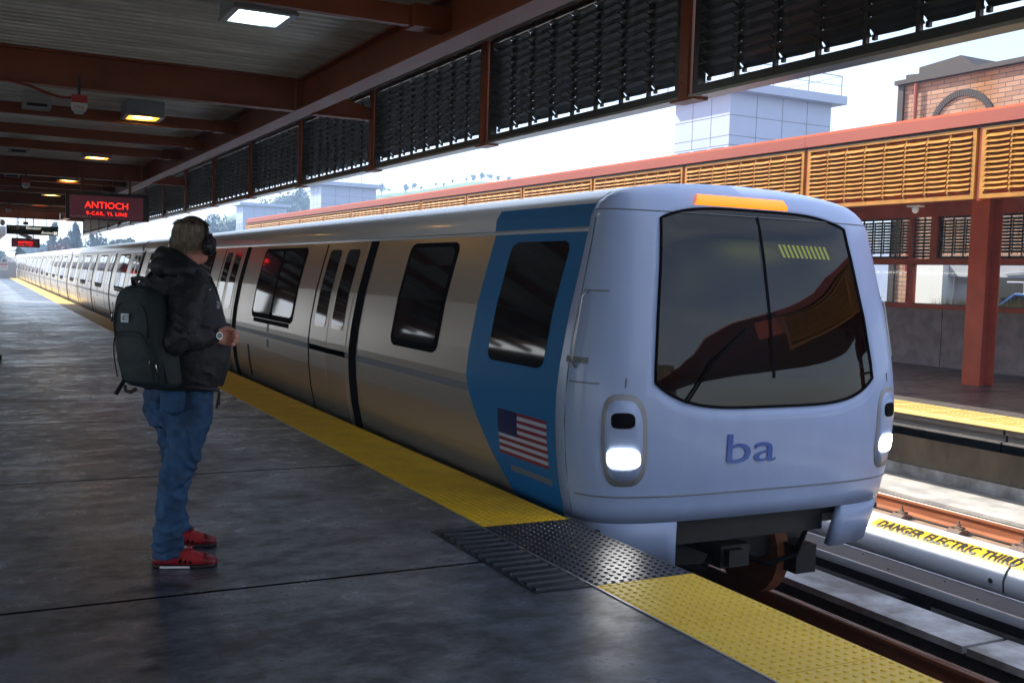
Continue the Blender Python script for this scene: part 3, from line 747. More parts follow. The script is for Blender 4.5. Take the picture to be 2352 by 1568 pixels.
def led_sign(x, y, z, s, label, top):
    e = empty('led_sign', (x, y, z), label, 'led sign', 'red led destination signs')
    e.scale = (s, s, s); W, H_, D = 1.527, .527, .17
    bevel(MB().box(0, W, .012, D, 0, H_).build('sign_case', M['sign_side'], e), .01)
    b = MB(); b.box(-.006, W+.006, 0, .011, H_-.065, H_+.006).box(-.006, W+.006, 0, .011, -.006, .012).box(-.006, .062, 0, .011, .013, H_-.066).box(W-.10, W+.006, 0, .011, .013, H_-.066)
    b.build('front_bezel', M['sign_black'], e)
    MB().box(.063, W-.101, .004, .011, .013, H_-.066).build('led_screen', M['screen'], e)
    text_mesh('ANTIOCH', .178, M['led_red'], e, 'destination_text', (.745,.003,.222), (1,0,0), (0,0,1), .001, 'CENTER', spacing=1.0)
    text_mesh('9-CAR, YL LINE', .100, M['led_red'], e, 'line_text', (.745,.003,.085), (1,0,0), (0,0,1), .001, 'CENTER', spacing=1.14)
    text_mesh('PLATFORM 1', .066, M['letter_grey'], e, 'platform_text', (.078,.0035,.020), (1,0,0), (0,0,1), .0006)
    for xx in (.3, 1.18):
        b = MB().box(xx-.03, xx+.03, .05, .10, H_+.008, H_+.03).box(xx-.025, xx+.025, .055, .095, H_+.031, (top-z)/s); b.build('hanger', M['steel_red'], e)
    b = MB()
    for xx in (.30, .75, 1.20): b.ball((xx, -.002, H_-.03), .006, 8, 4)
    b.build('screw', M['chrome'], e)
led_sign(1.573, 21.96, 2.388, 1.0, 'large nearer red led sign reading ANTIOCH, hung from the beam above the man', 3.187)
led_sign(1.222, 43.2, 2.055, .63, 'small farther red led sign reading ANTIOCH below the green elevator sign', 3.19)

# elevator sign
e = empty('elevator_sign', (.971, 40.0, 2.454), 'green and black hanging sign reading Elevator and Antioch 1', 'sign')
MB().box(0, 1.647, 0, .10, 0, .313).build('sign_panel', M['sign_black'], e)
MB().box(.004, 1.643, -.006, -.001, .165, .300).build('green_band', M['sign_green'], e)
M['glow_letter'] = mat('sign lettering with added glow', (.8,.8,.75), .5, emit=(.9,.9,.82), es=.5)  # slight glow added so the lettering reads brighter
text_mesh('Elevator', .145, M['glow_letter'], e, 'elevator_text', (.615,-.008,.19), (1,0,0), (0,0,1), .001)
text_mesh('Antioch', .145, M['glow_letter'], e, 'antioch_text', (1.10,-.003,.045), (1,0,0), (0,0,1), .001)
b = MB().box(1.505, 1.615, -.006, -.001, .03, .135); b.build('number_tile', M['glow_letter'], e)
text_mesh('1', .125, M['ink'], e, 'number_text', (1.535,-.008,.04), (1,0,0), (0,0,1), .001)
b = MB().box(.075,.09,-.010,-.006,.195,.27); b.add([(.04,-.010,.245),(.0825,-.010,.287),(.125,-.010,.245),(.0825,-.010,.262)], [(0,1,2,3)]); b.build('arrow', M['letter_grey'], e)
for i, x in enumerate((.165, .305, .445)):
    MB().box(x, x+.105, -.010, -.0065, .18, .29).build('pictogram', M['letter_grey'] if i < 2 else M['sign_blue'], e)
    b = MB()
    if i == 0: b.box(x+.015,x+.09,-.013,-.0105,.19,.275); 
    elif i == 1: b.box(x+.015,x+.09,-.013,-.0105,.255,.275).prism([(x+.02,.195),(x+.06,.24),(x+.02,.24)], 'y', -.013, -.0105)
    else: b.box(x+.045,x+.058,-.013,-.0105,.22,.275).box(x+.045,x+.085,-.013,-.0105,.215,.225)
    b.build('pictogram_figure', M['ink'] if i < 2 else M['letter_grey'], e)
for x in (.38, 1.26):
    b = MB().tube([(x,.05,.313),(x,.05,.95)], .008, 6).ball((x,.05,.40), .022, 8, 6); b.build('hanger_rod', M['metal_dark'], e)
# cctv camera and small fittings near canopy end
e = empty('security_camera', (1.63, 41.4, 2.43), 'pale security camera tilted under the green elevator sign', 'camera')
o = MB().box(-.055,.055,-.22,.22,-.05,.05).build('camera_housing', M['alarm_white'], e); o.rotation_euler = (R(20), 0, R(60))
o = MB().box(-.065,.065,-.25,.2,.055,.065).build('sun_shield', M['alarm_white'], e); o.rotation_euler = (R(20), 0, R(60))
MB().tube([(0,0,.03),(0,.1,.4),(0,.1,.75)], .012, 6).build('camera_arm', M['metal_dark'], e)
e = empty('floodlight', (1.72, 43.7, 3.0), 'small floodlight hanging under the far canopy end beam', 'floodlight')
MB().loft([[(sx*.09,sy*.03-.06,z-.0) for sx,sy in ((-1,-1),(1,-1),(1,1),(-1,1))] for z in (-.09,.02)]).build('lamp_head', M['metal_dark'], e)
MB().tube([(0,0,.02),(0,0,.15)], .012, 6).build('lamp_arm', M['metal_dark'], e)
e = empty('dome_camera', (.93, 43.6, 2.95), 'beige dome camera on arm left of the floodlight at canopy end', 'camera')
MB().ball((0,0,0), (.09,.09,.12), 12, 8).build('dome_body', M['box_grey'], e, True); MB().tube([(-.6,0,.1),(0,0,.1)], .015, 6).build('camera_arm', M['metal_dark'], e)
# walkway roof out along the left
e = empty('walkway_roof', (0, 48, 0), 'grey box beam of a side walkway roof left of the elevator sign', 'roof')
MB().box(.38, 1.15, 0, 55, 2.60, 2.94).build('roof_beam', M['grey_wall'], e)
for k in range(8): MB().box(.42,.5,2+7*k,2.1+7*k,0,2.6).build('post', M['metal_grey'], e)

# platform end barrier
e = empty('platform_barrier', (0, 103.4, 0), 'grey metal barrier box at the far platform end with danger sign', 'barrier')
MB().box(-3, 3.30, 0, .4, 0, 1.42).build('barrier_panel', M['grey_wall'], e)
MB().box(1.95, 2.62, -.02, -.004, .68, 1.32).build('danger_sign', M['alarm_white'], e)
b = MB().box(2.0,2.57,-.026,-.022,1.12,1.27); b.build('sign_header', M['alarm_red'], e)
text_mesh('DANGER', .11, M['alarm_white'], e, 'danger_text', (2.285,-.030,1.155), (1,0,0), (0,0,1), .002, 'CENTER')
text_mesh('ELECTRIC\nTHIRD RAIL', .10, M['alarm_red'], e, 'electric_text', (2.285,-.028,.97), (1,0,0), (0,0,1), .002, 'CENTER')
e = empty('boot', (.325, 17.62, 0), 'tip of a black boot at the left photo border, on the platform', 'boot', rz=R(-10))
b = MB().loft([[(.0+.02*q, .05*cos(a)*(1-.25*q), .05+.045*sin(a)*(1-.25*q)) for a in [2*PI*k/12 for k in range(12)]] for q in (-12,-7,-3,0,1,2)])
b.build('boot_upper', M['seal'], e, True)
MB().box(-.24,.035,-.05,.05,0,.02).build('boot_sole', M['sole'], e)

# ================================================================== TRAIN
XC = 4.83
NR = .07
PROF = [(-.30,1.33),(-.20,1.355),(0,1.40),(.2,1.445),(.45,1.475),(.6,1.482),(.75,1.482),(.95,1.462),(1.3,1.40),(1.6,1.322),(1.84,1.255)]
ROOF = [(1.845,1.215),(1.868,1.215),(1.87,1.262),(1.96,1.255),(2.05,1.20),(2.11,1.11),(2.155,.95),(2.19,.70),(2.21,.35),(2.215,0)]
PROF = [(z, x-NR) for z, x in PROF]; ROOF = [(z, max(0, x-NR) if z < 2.2 else x*.9) for z, x in ROOF]
def interp(tab, z):
    if z <= tab[0][0]: return tab[0][1]
    for (a, p), (b_, q) in zip(tab, tab[1:]):
        if z <= b_: return p+(q-p)*(z-a)/(b_-a) if b_ > a else q
    return tab[-1][1]
ALLP = PROF+ROOF
def side_patch(mb, ya, yb, z0, z1, off=.004, side=-1, nz=8, tab=PROF):
    fa = ya if callable(ya) else (lambda z: ya); fb = yb if callable(yb) else (lambda z: yb)
    zs = [z0+(z1-z0)*i/nz for i in range(nz+1)]
    zs = sorted(set(zs+[z for z, _ in tab if z0 < z < z1]))
    rings = []
    for z in zs:
        x = interp(tab, z); xo = side*(x+off); xi = side*(x-.01)
        rings.append([(xo, fa(z), z), (xo, fb(z), z), (xi, fb(z), z), (xi, fa(z), z)])
    mb.loft(rings)
def rounded(ya, yb, z0, z1, r):
    def c(z):
        d = min(z-z0, z1-z); d = max(0, d)
        return 0 if d >= r else r-math.sqrt(max(0, r*r-(r-d)**2))
    return (lambda z: ya+c(z)), (lambda z: yb-c(z))
def win(mb, ya, yb, z0, z1, off, r=.07, side=-1):
    fa, fb = rounded(ya, yb, z0, z1, r); side_patch(mb, fa, fb, z0, z1, off, side, 44)
def build_car(y_start, y_end, stripes, e, cab=False):
    L0, L1 = y_start, y_end
    ring = [(-x, z) for z, x in PROF]
    full = ring+[(x, z) for z, x in reversed(PROF)]
    MB().loft([[(x, y, z) for x, z in full] for y in (L0, (L0+L1)/2, L1)]).build('car_body', M['silver'], e)
    rr = [(-x, z) for z, x in ROOF]+[(x, z) for z, x in reversed(ROOF[:-1])]
    o = MB().loft([[(x, y, z) for x, z in rr] for y in (L0, L1)]).build('roof', M['roof_white'], e); autosmooth(o, 40)
    MB().box(-1.1, 1.1, L0+.3, L1-.2, -.62, -.302).box(-.9,.9,L0+2,L0+5,-.9,-.62).box(-.9,.9,L1-5,L1-2,-.9,-.62).build('underframe', M['under'], e)
    for sd_ in (-1, 1):
        b = MB(); side_patch(b, L0+.02, L1-.02, .625, .685, .005, sd_); b.build('belt_stripe', M['belt'], e)
        for s in stripes:
            b = MB(); side_patch(b, s-.13, s+.09, -.29, 1.84, .007, sd_); b.build('door_seal', M['seal'], e)
            # window pair
            if not cab or s > 11:
                b = MB(); win(b, s-3.15, s-1.05, .86, 1.80, .003, .10, sd_); side_patch(b, s-3.0, s-1.2, .80, .855, .003, sd_); f = b.build('window_frame', M['seal'], e)
                b = MB(); win(b, s-2.06, s-1.12, .93, 1.76, .006, .07, sd_); b.build('window_pane', M['glass_dark'], f)
                b = MB(); win(b, s-3.08, s-2.14, .93, 1.76, .006, .07, sd_); b.build('window_pane', M['glass_dark'], f)
                # door
                d = MB(); side_patch(d, s-5.24, s-4.60, -.28, 1.83, .005, sd_); d = d.build('door', M['silver'], e)
                b = MB(); win(b, s-5.10, s-4.70, .90, 1.76, .009, .06, sd_); b.build('door_window', M['glass_dark'], d)
                d = MB(); side_patch(d, s-4.58, s-3.94, -.28, 1.83, .005, sd_); d = d.build('door', M['silver'], e)
                b = MB(); win(b, s-4.48, s-4.08, .90, 1.76, .009, .06, sd_); b.build('door_window', M['glass_dark'], d)
                b = MB(); side_patch(b, s-3.93, s-3.89, -.28, 1.83, .006, sd_); b.build('door_edge', M['seal'], e)
                if sd_ == -1:
                    b = MB(); side_patch(b, s-.95, s-.86, .02, .46, .005, sd_); b.build('speaker_slot', M['under'], e)
                    b = MB(); side_patch(b, s-2.05, s-1.97, .50, .60, .006, sd_); side_patch(b, s-2.05, s-1.97, .70, .80, .006, sd_); b.build('handle', M['belt'], e)
CL = 20.7; J0 = 26.6
e1 = empty('train_car', (XC, 0, 0), 'leading train car with white cab nose, blue band and flag', 'train car', 'cars of the train')
build_car(5.93, J0-.25, [10.1, 15.55, 21.0, J0-.35], e1, True)
b = MB(); win(b, 7.95, 9.05, .86, 1.80, .003, .1); f = b.build('window_frame', M['seal'], e1)
b = MB(); win(b, 8.02, 8.98, .93, 1.76, .006, .07); b.build('window_pane', M['glass_dark'], f)
# blue band with swoosh
def blue_back(z):
    if z > .75: return 7.32
    return 7.32-1.0*((.75-z)/1.05)**1.3
for sd_ in (-1, 1):
    b = MB(); side_patch(b, 5.90, blue_back, -.30, 1.84, .0065, sd_, 24); o = b.build('blue_band', M['blue_body'], e1); autosmooth(o, 45)
    b = MB(); side_patch(b, 5.90, 7.32, 1.872, 2.03, .005, sd_, 16, ROOF); o = b.build('blue_band', M['blue_body'], e1); autosmooth(o, 45)
    b = MB(); win(b, 6.12, 6.98, .90, 1.78, .0095, .08, sd_); b.build('cab_side_window', M['glass_dark'], e1)
# flag
b = MB()
zt, hgt = .56, .33
for i in range(13):
    z1 = zt-hgt*i/13; z0 = zt-hgt*(i+1)/13
    if i % 2: side_patch(b, 6.02, 6.75, z0, z1, .009, -1, 1)
fw_ = b.build('flag_decal', M['flag_white'], e1)
b = MB()
for i in range(0, 13, 2):
    z1 = zt-hgt*i/13; z0 = zt-hgt*(i+1)/13; side_patch(b, 6.02, 6.75, z0, z1, .009, -1, 1)
b.build('flag_stripes', M['flag_red'], fw_)
b = MB(); side_patch(b, 6.45, 6.75, zt-hgt*7/13, zt, .0105, -1, 4); b.build('flag_canton', M['flag_blue'], fw_)
b = MB(); side_patch(b, 6.0, 6.6, .12, .16, .0085, -1, 1); b.build('number_stripe', M['belt'], e1)

# nose
YB = 5.898; NE = 3.6
Y0T = [(-.40,5.50),(-.05,5.43),(.3,5.38),(.6,5.37),(.9,5.40),(1.3,5.47),(1.7,5.56),(1.95,5.63),(2.08,5.70),(2.15,5.77),(2.19,5.83),(2.215,5.88)]
def smooth_hw(z):
    tab = [(-.40,1.30),(-.20,1.355),(0,1.40),(.2,1.445),(.45,1.475),(.6,1.482),(.75,1.482),(.95,1.462),(1.3,1.40),(1.6,1.33),(1.87,1.272),(1.96,1.258),(2.05,1.20),(2.11,1.11),(2.155,.95),(2.19,.70),(2.21,.38),(2.215,.09)]
    return interp(tab, z)-NR
def nose_pt(t, z, off=0):
    hw = smooth_hw(z)+.008; D = YB-interp(Y0T, z); k = 2/NE
    s, c = sin(t), cos(t)
    p = Vector((hw*(abs(s)**k)*(1 if s >= 0 else -1), YB-D*(max(c, 0)**k), z))
    if off:
        d = .01
        a = nose_pt(t+d, z)-nose_pt(t-d, z); b_ = nose_pt(t, min(z+d, 2.21))-nose_pt(t, z-d)
        n = a.cross(b_).normalized(); p = p+n*off
    return p
TWN = R(29.8)
def zb(t):
    q = min(1, abs(t)/TWN); return .70+.17*q**2.4 if abs(t) <= TWN else .87
def zt_(t):
    q = min(1, abs(t)/TWN); return 2.03-.09*q**2.2 if abs(t) <= TWN else 1.94
ts = []
for i in range(13): ts.append(-PI/2+(PI/2-TWN)*(1-(1-i/12)**1.0))
for i in range(1, 17): ts.append(-TWN+2*TWN*i/16)
for i in range(1, 13): ts.append(TWN+(PI/2-TWN)*i/12)
# avoid uneven superellipse spacing at the extremes
def tmap(t):
    q = abs(t)/(PI/2)
    return t
rowsdef = [('a', i/8) for i in range(9)]+[('b', i/12) for i in range(1, 13)]+[('c', i/9) for i in range(1, 10)]
def zrow(rd, t):
    k, q = rd
    if k == 'a': return -.05+(zb(t)+.05)*q
    if k == 'b': return zb(t)+(zt_(t)-zb(t))*q
    return zt_(t)+(2.214-zt_(t))*(1-(1-q)**1.7)
grid = [[nose_pt(t, zrow(rd, t)) for t in ts] for rd in rowsdef]
mw = MB(); mg = MB(); nT = len(ts)
mw.v = [tuple(p) for r in grid for p in r]; mg.v = list(mw.v)
for i in range(len(grid)-1):
    for j in range(nT-1):
        f = (i*nT+j, i*nT+j+1, (i+1)*nT+j+1, (i+1)*nT+j)
        inside = 8 <= i < 20 and 12 <= j < 28
        (mg if inside else mw).f.append(f)
def clean(mb, name, mt, par):
    used = sorted({i for f in mb.f for i in f}); mp_ = {a: k for k, a in enumerate(used)}
    m2 = MB(); m2.v = [mb.v[a] for a in used]; m2.f = [tuple(mp_[i] for i in f) for f in mb.f]
    return m2.build(name, mt, par, True)
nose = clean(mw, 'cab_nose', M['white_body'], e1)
so_ = nose.modifiers.new('solid', 'SOLIDIFY'); so_.thickness = .03; so_.offset = -1
ws = clean(mg, 'windshield', M['windshield'], e1)
def nose_patch(t0, t1, z0, z1, off, nt_=10, nz=8, ell=False, back=.006):
    b = MB()
    if ell:
        tc_, zc_ = (t0+t1)/2, (z0+z1)/2; rt_, rz_ = (t1-t0)/2, (z1-z0)/2
        rings = []
        for q in (1.0, .66, .33, .02):
            rings.append([nose_pt(tc_+rt_*q*math.copysign(abs(cos(a))**.6, cos(a)), zc_+rz_*q*math.copysign(abs(sin(a))**.6, sin(a)), off) for a in [2*PI*k/28 for k in range(28)]])
        rim = [nose_pt(tc_+rt_*math.copysign(abs(cos(a))**.6, cos(a)), zc_+rz_*math.copysign(abs(sin(a))**.6, sin(a)), -.004) for a in [2*PI*k/28 for k in range(28)]]
        b.loft([rim]+rings)
    else:
        o_ = [[nose_pt(t0+(t1-t0)*j/nt_, z0+(z1-z0)*i/nz, off) for j in range(nt_+1)] for i in range(nz+1)]
        b.loft(o_, False, False)
        edge = o_[0]+[r[-1] for r in o_[1:]]+list(reversed(o_[-1]))[1:]+[r[0] for r in reversed(o_[1:-1])]
        ts_ = [(t0+(t1-t0)*j/nt_, z0) for j in range(nt_+1)]+[(t1, z0+(z1-z0)*i/nz) for i in range(1, nz+1)]+[(t1-(t1-t0)*j/nt_, z1) for j in range(1, nt_+1)]+[(t0, z1-(z1-z0)*i/nz) for i in range(1, nz)]
        inner = [nose_pt(a, c, -.004) for a, c in ts_]
        b.loft([edge, inner], False)
    return b
# frit bands of the windshield
b = MB()
for j in range(16): pass
fr = []
for q in (0, .5, 1): fr.append([nose_pt(-TWN+2*TWN*j/24, zb(-TWN+2*TWN*j/24)+.004+.19*q*(1-.3*abs(-1+2*j/24)), -.004) for j in range(25)])
b.loft(fr, False, False); b.build('windshield_band', M['glass_dark'], e1, True)
b = MB(); fr = []
for q in (0, .5, 1): fr.append([nose_pt(-TWN+2*TWN*j/24, zt_(-TWN+2*TWN*j/24)-.002-.20*q, -.004) for j in range(25)])
b.loft(fr, False, False); b.build('windshield_header', M['glass_dark'], e1, True)
# gasket round the windshield
lp_ = [nose_pt(-TWN+2*TWN*j/24, zb(-TWN+2*TWN*j/24), .002) for j in range(25)]+[nose_pt(TWN, .87+(1.07)*j/10, .002) for j in range(1, 11)]+[nose_pt(TWN-2*TWN*j/24, zt_(TWN-2*TWN*j/24), .002) for j in range(1, 25)]+[nose_pt(-TWN, 1.94-1.07*j/10, .002) for j in range(1, 11)]
MB().tube(lp_, .010, 6).build('windshield_gasket', M['seal'], e1, True)
MB().tube([nose_pt(0, .89+.1*j, -.012) for j in range(12)], .02, 6).build('centre_post', M['seal'], e1)
for sgn in (-1, 1):
    a, c = R(33), R(58)
    if sgn < 0: a, c = -c, -a
    pod = nose_patch(a, c, .20, .80, .004, ell=True).build('headlight_pod', M['lamp_body'], e1, True)
    pod2 = nose_patch(a+R(2.2), c-R(2.2), .24, .76, .007, ell=True).build('pod_cover', M['white_body'], pod, True)
    for i, (zz, mm) in enumerate(((.385, 'headlight'),)):
        h = nose_patch(a+R(3.5), c-R(3.5), zz-.062, zz+.062, .016, ell=True).build('headlight', M[mm], e1, True)
    nose_patch(a+R(6), c-R(6), .58, .68, .012, ell=True).build('marker_lamp', M['seal'], e1, True)
    # corner skirt below the nose
    rows = []
    t0, t1 = (-PI/2, -R(20)) if sgn < 0 else (R(20), PI/2)
    rows = [[nose_pt(t0+(t1-t0)*j/16, z) for j in range(17)] for z in (-.36, -.2, -.052)]
    s = MB(); s.loft(rows, False, False); o = s.build('corner_skirt', M['white_body'], e1, True); q = o.modifiers.new('solid', 'SOLIDIFY'); q.thickness = .05; q.offset = -1
# seams
for z in (1.45, .86):
    for sgn in (-1, 1):
        MB().tube([nose_pt(sgn*R(60+6*j), z, .0015) for j in range(5)], .005, 5).build('panel_seam', M['belt'], e1)
for sgn in (-1, 1):
    nose_patch(sgn*R(88) if sgn < 0 else R(70), -R(70) if sgn < 0 else R(88), .98, 1.02, .004, 6, 1).build('step_light', M['belt'], e1)
    MB().tube([nose_pt(sgn*R(26+5*j), .13, .0015) for j in range(12)], .006, 5).build('panel_seam', M['belt'], e1)
MB().tube([nose_pt(R(-26+4*j), .13, .0015) for j in range(14)], .006, 5).build('panel_seam', M['belt'], e1)
b = MB().tube([(-.95,6.0,-.33),(-.6,5.75,-.45),(-.3,5.7,-.48),(-.1,5.85,-.42)], .022, 8).tube([(.95,6.0,-.33),(.6,5.75,-.47),(.3,5.7,-.50),(.1,5.85,-.44)], .022, 8); b.build('hose', M['seal'], e1, True)
MB().tube([nose_pt(R(-18), .74, .02), nose_pt(R(-10), 1.0, .025), nose_pt(R(-2), 1.22, .022)], .008, 6).build('wiper', M['seal'], e1, True)
for sgn in (-1, 1):
    MB().tube([nose_pt(sgn*R(80), .95, .004), nose_pt(sgn*R(80), 1.0, .05), nose_pt(sgn*R(80), 1.4, .05), nose_pt(sgn*R(80), 1.45, .004)], .010, 8).build('grab_rail', M['trim'], e1, True)
for sgn in (-1, 1):
    MB().tube([nose_pt(sgn*R(86), z, .002) for z in (-.02,.3,.6,.9,1.2,1.5,1.8,1.93)], .004, 5).build('panel_seam', M['belt'], e1)
    MB().tube([nose_pt(sgn*R(44), z, .0015) for z in (.84,.9)], .004, 5).build('panel_seam', M['belt'], e1)
MB().tube([nose_pt(R(-88+8*j), 1.985, .0015) for j in range(23)], .004, 5).build('panel_seam', M['belt'], e1)
# emblem: blocky lowercase letters
lx = nose_pt(0, .42, .01)
tx = text_mesh('ba', .30, M['logo_blue'], e1, 'emblem_letters', (-.26, lx.y-.02, .33), (1,0,0), (0,0,1), .0015)
for v in tx.data.vertices:
    v.co.x *= 1.65; v.co.z = .33+(v.co.z-.33)*.95
tx.data.update()
for v in tx.data.vertices:
    th = (v.co.y-(lx.y-.02)); 
    # project on the nose
    best = interp(Y0T, v.co.z); v.co.y = best-.006+th-abs(v.co.x)**2*.0
# destination display
b = MB()
for k in range(11):
    x0 = .22+.045*k
    for r_ in range(7):
        b.box(x0+.007*r_-.010, x0+.007*r_+.012, -.002, 0, -.013*r_-.0045, -.013*r_+.0045)
dsp = b.build('destination_display', M['led_yel'], e1)
dsp.location = (-.02, 5.62, 1.80); dsp.rotation_euler = (R(-8), 0, R(4))
# orange streak on roof front, added as a raised glowing strip
b = MB().loft([[nose_pt(R(-14+1.9*j), z, o_) for j in range(11)] for z, o_ in ((2.045,.002),(2.06,.025),(2.10,.028),(2.12,.002))], False, False); b.build('orange_streak', M['orange_glow'], e1, True)
# coupler and underparts
b = MB().box(-.72,.72,5.62,5.9,-.26,-.06); b.build('coupler_housing', M['under'], e1)
b = MB().tube([(0,6.3,-.42),(0,5.86,-.42)], [.07,.06], 10).box(-.13,.13,5.72,5.86,-.50,-.34).box(-.10,.03,5.66,5.719,-.48,-.36); b.build('coupler', M['under'], e1)
for sx in (-.95, .95): MB().box(sx-.1,sx+.1,6.0,8.9,-.72,-.50).build('truck_frame', M['under'], e1)
for sx in (-.838, .838):
    for yw in (6.5, 8.6): MB().tube([(sx-.06,yw,-.62),(sx+.06,yw,-.62)], .37, 24).build('wheel', M['rust'], e1)
# cab interior
b = MB().box(-1.12,1.12,7.2,7.25,-.1,1.8).box(-1.25,1.25,5.6,7.2,-.14,-.10); b.build('cab_bulkhead', M['interior'], e1)
b = MB().prism([(5.55,.2),(5.95,.2),(5.98,.72),(5.60,.78)], 'x', -1.2, 1.2); b.build('cab_console', M['interior'], e1)
MB().box(-.12,.28,7.14,7.19,.55,1.22).build('pale_patch', M['beige'], e1)  # pale board put in for a beige patch showing in the windshield
MB().box(-.95,-.45,7.14,7.19,.9,1.5).build('bulkhead_window', M['win_blue'], e1)
b = MB().box(-.95,-.45,6.5,6.95,.35,.45).box(-.95,-.45,6.9,7.0,.45,1.15); bevel(b.build('cab_seat', M['seat'], e1), .04)
# trailing cars
e2 = empty('train_car', (XC, J0, 0), 'second train car, just behind the man', 'train car', 'cars of the train')
build_car(0, CL-.25, [CL/4, CL/2, CL*3/4, CL-.35], e2)
b = MB(); 
rr = [(-x+.06, z) for z, x in ALLP]+[(x-.06, z) for z, x in reversed(ALLP[:-1])]
b.loft([[(x, y, z) for x, z in rr] for y in (-.26, .01)]); b.build('gangway', M['dkblue'], e2)
b = MB(); side_patch(b, -.0, .12, -.3, 1.84, .006); side_patch(b, 0, .12, 1.87, 2.2, .006, -1, 8, ROOF); b.build('blue_end_stripe', M['dkblue'], e2)
names = ['third train car, first one wholly left of the man', 'fourth train car counted from the cab', 'fifth train car, in the sunlit stretch', 'sixth train car, near the platform end', 'seventh train car, at the platform barrier', 'eighth train car, where the track starts to climb', 'last train car at the left photo border']
for i in range(7):
    c = copy_tree(e2); y = J0+CL*(i+1); x_, z_ = path_off(y); x2, z2 = path_off(y+CL)
    c.location = (XC+x_, y, z_); c.rotation_euler = (math.atan2(z2-z_, CL), 0, -math.atan2(x2-x_, CL)); c['label'] = names[i]

# ================================================================== BUILDINGS
def tower(x, y, z0, ztop, label, full=True, gate=False):
    W, D, H_ = 5.0, 3.4, ztop
    e = empty('white_tower', (x, y, z0), label, 'tower', 'white panelled towers behind the far canopy'); h = ztop-z0-.33
    MB().box(0, W, 0, D, 0, h-2.0+.06).box(.12, W-.12, .12, D-.12, h-3.2, h-2).box(0, W, 0, D, h-1.95, h).build('tower_wall', M['panel_white'], e)
    b = MB()
    for zz in (h-.85, h-1.60, h-1.95): b.box(-.006, W+.006, -.006, D+.006, zz-.008, zz+.008)
    for xx in (1.27, 2.53, 3.77): b.box(xx-.008, xx+.008, -.007, .0, h-1.95, h)
    for yy in (1.1, 2.25): b.box(-.007, 0, yy-.008, yy+.008, h-1.95, h)
    b.build('panel_joint', M['seam'], e)
    rb = MB().box(-.42, W+.42, -.42, D+.42, h+.002, h+.33); r_ = bevel(rb.build('roof_slab', M['panel_white'], e), .01)
    b = MB()
    for k in range(6): b.box(.35+.75*k, .95+.75*k, -.012, .03, h-2.9, h-2.02)
    for k in range(3): b.box(-.012, .03, .25+1.05*k, 1.05+1.05*k, h-2.9, h-2.02)
    b.build('window_band', M['win_blue'], e)
    b = MB(); zr = h+.33
    for xx in (-.2, W*.35, W*.7, W+.2):
        for yy in (-.3, D+.3): b.box(xx-.018, xx+.018, yy-.018, yy+.018, zr, zr+.75)
    for yy in (-.3, D+.3):
        b.box(-.2, W+.2, yy-.014, yy+.014, zr+.75, zr+.78).box(-.2, W+.2, yy-.01, yy+.01, zr+.38, zr+.40)
    for xx in (-.2, W+.2): b.box(xx-.014, xx+.014, -.3, D+.3, zr+.75, zr+.78)
    b.build('roof_railing', M['metal_grey'], e)
    if gate:
        b = MB().box(1.9,3.1,-.1,-.04,zr+.9,zr+.96).box(1.9,3.1,-.1,-.04,zr+.2,zr+.26).box(1.9,1.97,-.1,-.04,zr,zr+.9).box(3.03,3.1,-.1,-.04,zr,zr+.9).box(3.1,4.2,-.1,-.06,zr+.75,zr+.82); b.build('yellow_gate', M['yel_gate'], e)
tower(24.9, 30.9, 1.0, 8.97, 'largest white panelled tower, right, with railing on its roof')
tower(26.6, 87.7, 0.0, 9.25, 'middle white panelled tower between the hill trees and the fascia')
tower(27.0, 119.0, 0.0, 9.0, 'smallest and farthest white panelled tower with a yellow gate on top', gate=True)

# brick tower
e = empty('brick_tower', (22, 12, 1.0), 'tan brick tower with dark coping and a round brick arch, upper right', 'tower')
bt = MB().box(22, 26, 10, 20.2, .3, 6.93); o = bt.build('brick_wall', M['brick']); o.parent = e; o.matrix_parent_inverse = Matrix.Translation((-22,-12,-1))
def pbuild(mb, name, mt, par=e):
    o = mb.build(name, mt); o.parent = par; o.matrix_parent_inverse = Matrix.Translation(-par.location); return o
pbuild(MB().box(21.93, 26, 20.05, 20.24, 1.0, 6.94), 'corner_pier', M['coping'])
pbuild(MB().box(21.85, 26.1, 9.9, 20.30, 6.945, 7.06), 'coping', M['coping'])
pbuild(MB().prism([(20.28,7.062),(20.28,7.27),(19.85,7.24),(19.85,7.40),(18.55,7.50),(17.95,7.062)], 'x', 22.25, 25.0), 'gable_parapet', M['coping'])
b = MB()
for k in range(12): b.box(22.3, 25, 10+.62*k, 10.03+.62*k, 7.062, 7.14)
pbuild(b, 'roof_seam', M['coping'])
ac, az, ar = 18.2, 5.55, .93
n = 46; 
b = MB()
for k in range(n):
    a0 = PI*(k+.10)/n-.02; a1 = PI*(k+.90)/n-.02
    P = [(xx, ac+rr*cos(a), az+rr*sin(a)) for xx in (21.955, 22.01) for a, rr in ((a0, ar-.08), (a1, ar-.08), (a1, ar+.08), (a0, ar+.08))]
    b.add(P, [(3,2,1,0),(4,5,6,7),(0,1,5,4),(1,2,6,5),(2,3,7,6),(3,0,4,7)])
pbuild(b, 'brick_arch', M['coping'])
pbuild(MB().box(21.955,22.01,18.66,18.88,5.42,5.78).box(21.94,21.954,18.6,18.94,5.72,5.78), 'brick_ornament', M['coping'])
pbuild(MB().tube([(21.9,19.6,6.9),(21.9,19.6,2.0),(21.9,19.35,1.6),(21.9,19.35,1.0)], .05, 8), 'downpipe', M['fascia'])

